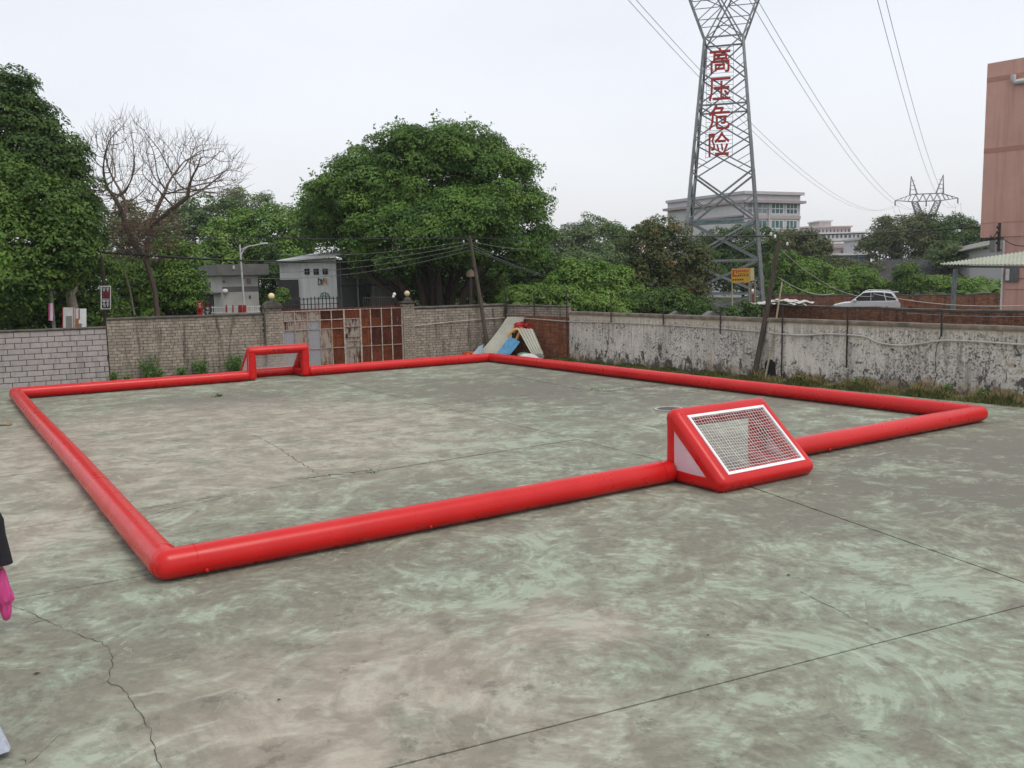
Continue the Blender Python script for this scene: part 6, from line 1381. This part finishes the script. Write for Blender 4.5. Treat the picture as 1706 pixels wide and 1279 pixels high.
for (x, y_, m_, r_) in ((1219.5, 472, 'bamboo', .05), (1248, 471, 'pale_bark', .08), (1251, 470, 'galvanised', .06), (1257.5, 467, 'pale_bark', .07)):
    p = D(x, y_, Yn+.15); b = MB(); b.tube([Vector((p.x+.05, p.y, -.06)), p+Z3*.9*(x < 1250)], r_, 8); b.build('post', m_, o, True)
b = MB(); c0 = D(1254, 500, Yn+.8); b.box(c0+Z3*.0, (.16, .1, .42)); b.build('red_box', 'red_roof', o); b = MB(); b.sphere(c0+Z3*.6, .2, 10, 8); b.build('white_bag', 'white_tarp', o, True)
q = D(1128, 512, 50); o = thing('orange_marker', 'small orange and yellow marker signs over the plaster wall left of the pylon', 'sign', Vector((q.x, q.y, -.06)))
for (x, y0_, y1_, m_) in ((1122, 512, 498, 'orange_ink'), (1131, 511, 503, 'yellow_sign'), (1134, 506, 495, 'orange_ink'), (1138, 511, 503, 'yellow_sign')):
    a = D(x, y0_, 50); e = D(x+(2.5 if x == 1122 else 4), y0_, 50); z_ = D(x, y1_, 50).z; b = MB(); b.prism([a, e, Vector((e.x, e.y, z_)), Vector((a.x, a.y, z_))], (0, .03, 0)); b.build('marker_panel', m_, o)
for x in (1121, 1129): p = D(x, 511, 50.1); b = MB(); b.tube([Vector((p.x, p.y, -.06)), p], .03, 6); b.build('post', 'galvanised', o)
# ---------------------------------------------------------------- white car behind the near brick wall
def make_car():
    o = thing('car', 'white estate car parked behind the near brick wall', 'car', (0, 0, 0)); Lc, Wc = 4.7, 1.82
    # side outline (x forward, z up)
    low = [(-2.32, .35), (-2.35, .72), (-2.30, .98), (-1.0, 1.02), (.75, 1.00), (1.55, .93), (2.12, .80), (2.34, .62), (2.33, .32)]
    b = MB(); n = len(low); secs = [(-1., .94), (-.9, 1.), (0, 1.), (.9, 1.), (1., .94)]; vs = []; fs = []
    for sy, k in secs: vs += [Vector((x*(.985 if abs(sy) == 1 else 1), sy*Wc/2, .3+(z-.3)*k)) for x, z in low]
    for i in range(len(secs)-1):
        for j in range(n-1): fs.append((i*n+j, i*n+j+1, (i+1)*n+j+1, (i+1)*n+j))
        fs.append((i*n+n-1, i*n, (i+1)*n, (i+1)*n+n-1))
    fs += [tuple(range(n)), tuple((len(secs)-1)*n+j for j in range(n))]; b.add(vs, fs); b.build('body', 'car_white', o, True)
    top = [(-2.24, .99), (-1.92, 1.50), (-1.72, 1.60), (-.6, 1.67), (.15, 1.62), (1.02, 1.0)]
    b = MB(); n = len(top); vs = []; fs = []
    def yy(z): return Wc/2*(.97-.20*max(0, z-.98)/.7)
    for sy in (-1, -.86, .86, 1): vs += [Vector((x, sy*yy(z)*1., z-(.03 if abs(sy) == 1 and z > 1.4 else 0))) for x, z in top]
    for i in range(3):
        for j in range(n-1): fs.append((i*n+j, i*n+j+1, (i+1)*n+j+1, (i+1)*n+j))
    fs += [tuple(range(n)), tuple(3*n+j for j in range(n))]; b.add(vs, fs); b.build('roof', 'car_white', o, True)
    for sy in (-1, 1):
        for P in ([(.90, 1.03), (.14, 1.57), (-.34, 1.60), (-.34, 1.03)], [(-.37, 1.03), (-.37, 1.60), (-1.20, 1.57), (-1.36, 1.03)], [(-1.41, 1.04), (-1.26, 1.56), (-1.70, 1.50), (-2.08, 1.06)]):
            b = MB(); vs = [Vector((x, sy*(yy(z)+.012), z)) for x, z in P]; b.prism(vs, (0, -sy*.02, 0)); b.build('side_window', 'car_glass', o)
        b = MB(); b.tube([(-1.75, sy*.62, 1.63), (-1.6, sy*.62, 1.70), (-.2, sy*.62, 1.74), (.05, sy*.62, 1.66)], .022, 6); b.build('roof_rail', 'car_white', o, True)
        b = MB(); b.sphere((.72, sy*.98, 1.06), .11, 10, 6); b.build('wing_mirror', 'car_white', o, True)
        b = MB(); b.box((-2.27, sy*.76, .98), (.06, .12, .14)); b.build('tail_light', 'red_ink', o, bevel=.02); b = MB(); b.box((2.2, sy*.68, .70), (.12, .18, .07)); b.build('headlight', 'grey_glass', o, bevel=.02)
        for x in (-1.42, 1.45):
            b = MB(); P = [Vector((x+.33*math.cos(2*math.pi*k/24), sy*.80, .33+.33*math.sin(2*math.pi*k/24))) for k in range(24)]; b.prism(P, (0, sy*.12, 0)); wl = b.build('wheel', 'tyre_rubber', o)
            b = MB(); P = [Vector((x+.2*math.cos(2*math.pi*k/20), sy*.925, .33+.2*math.sin(2*math.pi*k/20))) for k in range(20)]; b.prism(P, (0, sy*.01, 0)); b.build('rim', 'galvanised', wl)
    b = MB(); b.prism([Vector((-2.275, -.72, 1.06)), Vector((-2.275, .72, 1.06)), Vector((-1.985, .66, 1.46)), Vector((-1.985, -.66, 1.46))], (.03, 0, .015)); b.build('rear_window', 'car_glass', o)
    b = MB(); b.prism([Vector((1.03, -.74, 1.04)), Vector((1.03, .74, 1.04)), Vector((.24, .66, 1.56)), Vector((.24, -.66, 1.56))], (-.02, 0, -.02)); b.build('windscreen', 'car_glass', o)
    b = MB(); b.box((-2.02, 0, 1.585), (.2, .66, .025)); b.build('spoiler', 'car_white', o, bevel=.015)
    return o
car = make_car(); q = D(1442, 500, 70); car.location = (q.x, 70, .22); car.rotation_euler = (0, 0, R(158)); car.scale = (1.08, 1.08, 1.18)
lot = MB(); q = D(1442, 500, 70); lot.box((q.x+2, 69, .08), (16, 7, .14)); tag(lot.build('parking_lot', 'soil'), kind='structure')
# ---------------------------------------------------------------- people
def figure(name, lab, joints, edges, radii, mats, loc, rot=0., sub=2):
    me = bpy.data.meshes.new('body'); me.from_pydata(joints, edges, []); ob = bpy.data.objects.new('body', me); COL.objects.link(ob); sk2 = ob.modifiers.new('skin', 'SKIN'); sv = me.skin_vertices[0].data
    for i, r_ in enumerate(radii): sv[i].radius = r_ if hasattr(r_, '__len__') else (r_, r_)
    sv[0].use_root = True; sb = ob.modifiers.new('sub', 'SUBSURF'); sb.levels = sb.render_levels = sub; dg = bpy.context.evaluated_depsgraph_get(); dg.update(); m2 = bpy.data.meshes.new_from_object(ob.evaluated_get(dg)); bpy.data.objects.remove(ob)
    o = thing(name, lab, 'person', loc); o.rotation_euler = (0, 0, rot); OFF[o] = Vector((0, 0, 0))
    m2.name = 'body'; m2.polygons.foreach_set('use_smooth', [True]*len(m2.polygons))
    for m_ in mats[0]: m2.materials.append(MAT[m_])
    for p in m2.polygons: p.material_index = mats[1](p.center)
    bo = bpy.data.objects.new('body', m2); COL.objects.link(bo); bo.parent = o; OFF[bo] = Vector((0, 0, 0)); return o
def human(name, lab, loc, rot, H, cfg):
    k = H/1.7
    J = [(0, 0, .95), (0, 0, 1.12), (0, 0, 1.30), (0, 0, 1.43), (0, .01, 1.50), (0, .02, 1.60), (0, .02, 1.68)]
    Rr = [(.15, .11), (.135, .10), (.155, .105), (.10, .08), (.052, .055), (.082, .098), (.06, .075)]
    E = [(i, i+1) for i in range(6)]
    def chain(start, pts, rs):
        p = start
        for q_, r_ in zip(pts, rs): J.append(q_); Rr.append(r_); E.append((p, len(J)-1)); p = len(J)-1
        return p
    for sx, arm, leg in ((-1, cfg['armL'], cfg['legL']), (1, cfg['armR'], cfg['legR'])):
        chain(3, [(sx*.17, 0, 1.40)]+arm, [.062, .045, .034, .036])
        w_ = arm[-1]; dvv = (Vector(arm[-1])-Vector(arm[-2])).normalized(); pi_ = len(J)-1
        for f in range(4):
            o2 = Vector((.0, (f-1.5)*.021, 0)); L = (.085, .10, .095, .075)[f]; a = Vector(w_)+dvv*.045+o2; e1 = a+dvv*L*.5; e2 = e1+dvv*L*.45+Vector((-sx*.025, 0, 0)); chain(pi_, [tuple(a), tuple(e1), tuple(e2)], [.011, .0095, .008])
        a = Vector(w_)+Vector((0, .034, -.01)); chain(pi_, [tuple(a), tuple(a+dvv*.05+Vector((0, .022, 0)))], [.012, .009])
        chain(0, [(sx*.095, 0, .88)]+leg, [.09, .07, .052, .038, .04, .03])
    loc = Vector(loc)
    o = figure(name, lab, [tuple(Vector(j)*k) for j in J], E, [((r_[0]*k, r_[1]*k) if hasattr(r_, '__len__') else (r_*k, r_*k)) for r_ in Rr], cfg['mat'], loc, rot)
    # hair, eyes, nose, mouth, ears
    c = Vector((0, .02, 1.625))*k; b = MB(); b.sphere(c+Vector((0, -.018, .022))*k, .108*k, 18, 12, zr=.118*k); b.build('hair', 'hair', o, True)
    for sx in (-1, 1):
        b = MB(); b.sphere(c+Vector((sx*.034, .098, .0))*k, .013*k, 8, 6); b.build('eye', 'dark_ink', o, True); b = MB(); b.sphere(c+Vector((sx*.088, .01, -.01))*k, .022*k, 8, 6); b.build('ear', 'skin', o, True)
    b = MB(); b.add([c+Vector((-.014, .095, -.03))*k, c+Vector((.014, .095, -.03))*k, c+Vector((0, .128, -.03))*k, c+Vector((0, .1, .012))*k], [(0, 1, 2), (0, 2, 3), (1, 3, 2), (0, 3, 1)]); b.build('nose', 'skin', o); b = MB(); b.box(c+Vector((0, .098, -.055))*k, (.022*k, .008*k, .005*k)); b.build('mouth', 'red_ink', o)
    return o
def walk(lx): return [(-.10, lx*.12, .50), (-.10, lx*.22-.03, .10), (-.10, lx*.22+.09, .045), (-.10, lx*.22+.15, .035)], None
def leg(sx, f, b_=0.): return [(sx*.10, f*.10+.02, .49), (sx*.10, f*.22-.02+b_, .10), (sx*.105, f*.22+.07+b_, .045), (sx*.108, f*.22+.15+b_, .032)]
pa = G(-24, 1075)     # at the left edge of the picture: only a sleeve, hand and bag reach in
pm_ = (['black_cloth', 'skin', 'pink_cloth', 'denim'], lambda c: 1 if c.z > 1.40 else (1 if (abs(c.x) > .22 and c.z < .88) else (0 if c.z > .75 else (2 if c.z > .08 else 3))))
pA = human('person', 'person in a loose black jacket and pink trousers cut off by the left edge', (G(0, 1068).x-.235, G(0, 1068).y, 0), R(25), 1.62, dict(armL=[(-.26, .02, 1.16), (-.27, .08, .93), (-.265, .10, .86)], armR=[(.27, .0, 1.16), (.285, .03, .93), (.285, .045, .86)], legL=leg(-1, .2), legR=leg(1, -.1), mat=pm_))
k = 1.62/1.7; b = MB(); vs = []; fs = []; prof = [(.285, 1.42, .09), (.292, 1.30, .085), (.295, 1.14, .085), (.31, .96, .095), (.32, .80, .105)]
for j, (x, z, r_) in enumerate(prof):
    for i in range(14): a = 2*math.pi*i/14; vs.append(Vector((x-.02+r_*math.cos(a)*.9-.04*(j == 0), .01+.012*j+r_*math.sin(a)*(1+.06*math.sin(3*a+j)), z))*k)
    if j: fs += [((j-1)*14+i, (j-1)*14+(i+1) % 14, j*14+(i+1) % 14, j*14+i) for i in range(14)]
b.add(vs, fs); b.build('sleeve', 'black_cloth', pA, True)
b = MB(); vs = []; fs = []; prof = [(.05, .90, .18, .14), (.04, 1.12, .165, .13), (.0, 1.30, .18, .125), (.0, 1.42, .12, .09)]
for j, (x, z, rx, ry) in enumerate(prof):
    for i in range(20): a = 2*math.pi*i/20; vs.append(Vector((rx*math.cos(a), ry*math.sin(a), z))*k)
    if j: fs += [((j-1)*20+i, (j-1)*20+(i+1) % 20, j*20+(i+1) % 20, j*20+i) for i in range(20)]
b.add(vs, fs); b.build('jacket', 'black_cloth', pA, True)
# pink carrier bag held in that person's hand
hp = pA.matrix_basis @ Vector((.285*k, .05*k, .80*k)); hp = Vector(pA.location)+Matrix.Rotation(R(25), 3, 'Z') @ Vector((.285*k, .06*k, .74*k))
o = thing('carrier_bag', 'bright pink carrier bag hanging at the left edge of the picture', 'bag', V0(hp)); b = MB(); vs = []; fs = []; prof = [(.02, .02, 0), (.035, .03, -.05), (.05, .045, -.14), (.075, .06, -.26), (.085, .06, -.33), (.055, .045, -.37), (.05, .045, -.46), (.035, .03, -.53), (.01, .01, -.55)]
for j, (rx, ry, dz) in enumerate(prof):
    for i in range(30): a = 2*math.pi*i/30; w2_ = 1+.16*math.sin(4*a+j*1.3)+.10*math.sin(9*a+j*2.9)+.05*math.sin(15*a-j); vs.append(hp+Vector((rx*math.cos(a)*w2_, ry*math.sin(a)*w2_, dz)))
    if j: fs += [((j-1)*30+i, (j-1)*30+(i+1) % 30, j*30+(i+1) % 30, j*30+i) for i in range(30)]
b.add(vs, fs); b.build('bag_body', 'pink_cloth', o, True); b = MB(); b.tube([hp+Vector((-.02, 0, -.02)), hp+Vector((0, 0, .04)), hp+Vector((.02, 0, -.02))], .008, 6); b.build('bag_handle', 'pink_cloth', o, True)
pB0 = G(0, 1262); pm2 = (['white_tarp', 'skin', 'denim', 'black_iron'], lambda c: 1 if c.z > 1.40 else (0 if c.z > .93 else (2 if c.z > .075 else 3)))
pB = human('person', 'person in frayed pale jeans whose leg just enters the lower left edge', (pB0.x-.285, pB0.y-.10, 0), R(90), 1.62, dict(armL=[(-.24, .02, 1.14), (-.25, .10, .90), (-.25, .13, .83)], armR=[(.235, .0, 1.14), (.24, .08, .90), (.24, .11, .83)], legL=leg(-1, .6), legR=leg(1, -1.2), mat=pm2))
k2 = 1.62/1.7; f_ = -1.2; b = MB(); vs = []; fs = []
for j, (x, y_, z, r_) in enumerate(((.10, f_*.10+.02, .50, .075), (.10, f_*.14+.01, .40, .078), (.10, f_*.17, .30, .082), (.102, f_*.20-.01, .18, .088), (.103, f_*.22-.02, .06, .094))):
    for i in range(16): a = 2*math.pi*i/16; vs.append(Vector((x+r_*math.cos(a)*(1+.08*math.sin(2*a+j*2)), y_+r_*math.sin(a), z+.008*math.sin(5*a)))*k2)
    if j: fs += [((j-1)*16+i, (j-1)*16+(i+1) % 16, j*16+(i+1) % 16, j*16+i) for i in range(16)]
b.add(vs, fs); b.build('trouser_leg', 'denim', pB, True)
q = D(1538, 512, 62); pm3 = (['orange_cloth', 'skin', 'dark_ink'], lambda c: 1 if c.z > 1.36 else (0 if c.z > .9 else 2))
human('person', 'small distant person in orange top behind the near brick wall', (q.x, 64, .22), R(160), 1.62, dict(armL=[(-.24, .02, 1.14), (-.22, .12, .95), (-.2, .18, .92)], armR=[(.24, 0, 1.14), (.22, .12, .95), (.2, .18, .92)], legL=leg(-1, .2), legR=leg(1, -.2), mat=pm3))
# small litter in the yard
b = MB(); c = G(7, 709); 
for k in range(4): b.tube([c+Vector((-.3+.05*k, .03*k, .02)), c+Vector((.05, .02*k-.03, .05+.01*k)), c+Vector((.18, .05*k-.08, .03))], .02, 5)
tag(b.build('dry_stalks', 'straw', None, True), 'small bundle of dry stalks on the concrete at the left edge', 'litter')
for k, (x, y_, s_) in enumerate(((61, 1122, .035), (1314, 958, .03), (1180, 1058, .02), (465, 1166, .02))):
    b = MB(); c = G(x, y_, .006); b.add([c+Vector((-s_, -s_*.4, 0)), c+Vector((s_*.2, -s_*.5, .006)), c+Vector((s_, s_*.5, .002)), c+Vector((-s_*.3, s_*.4, .01))], [(0, 1, 2, 3)]); tag(b.build('dry_leaf', 'bark'), ['fallen brown leaf on the concrete near the left crack', 'dark crumb of debris on the green-painted concrete', 'tiny dark leaf on the concrete near the long joint', 'tiny dark leaf on the pinkish concrete'][k], 'leaf', 'fallen leaves')
# ---------------------------------------------------------------- light haze over the distance
hz = MB(); hz.box((0, 450, 34), (700, 520, 36)); t = NT('haze_air'); vol = t.n('VolumePrincipled', Color=(.93, .95, 1., 1), Density=.00028, Anisotropy=.2)
t.t.links.new(vol, t.o.inputs['Volume']); HAZE = hz.build('haze', 'haze_air'); tag(HAZE, kind='stuff')
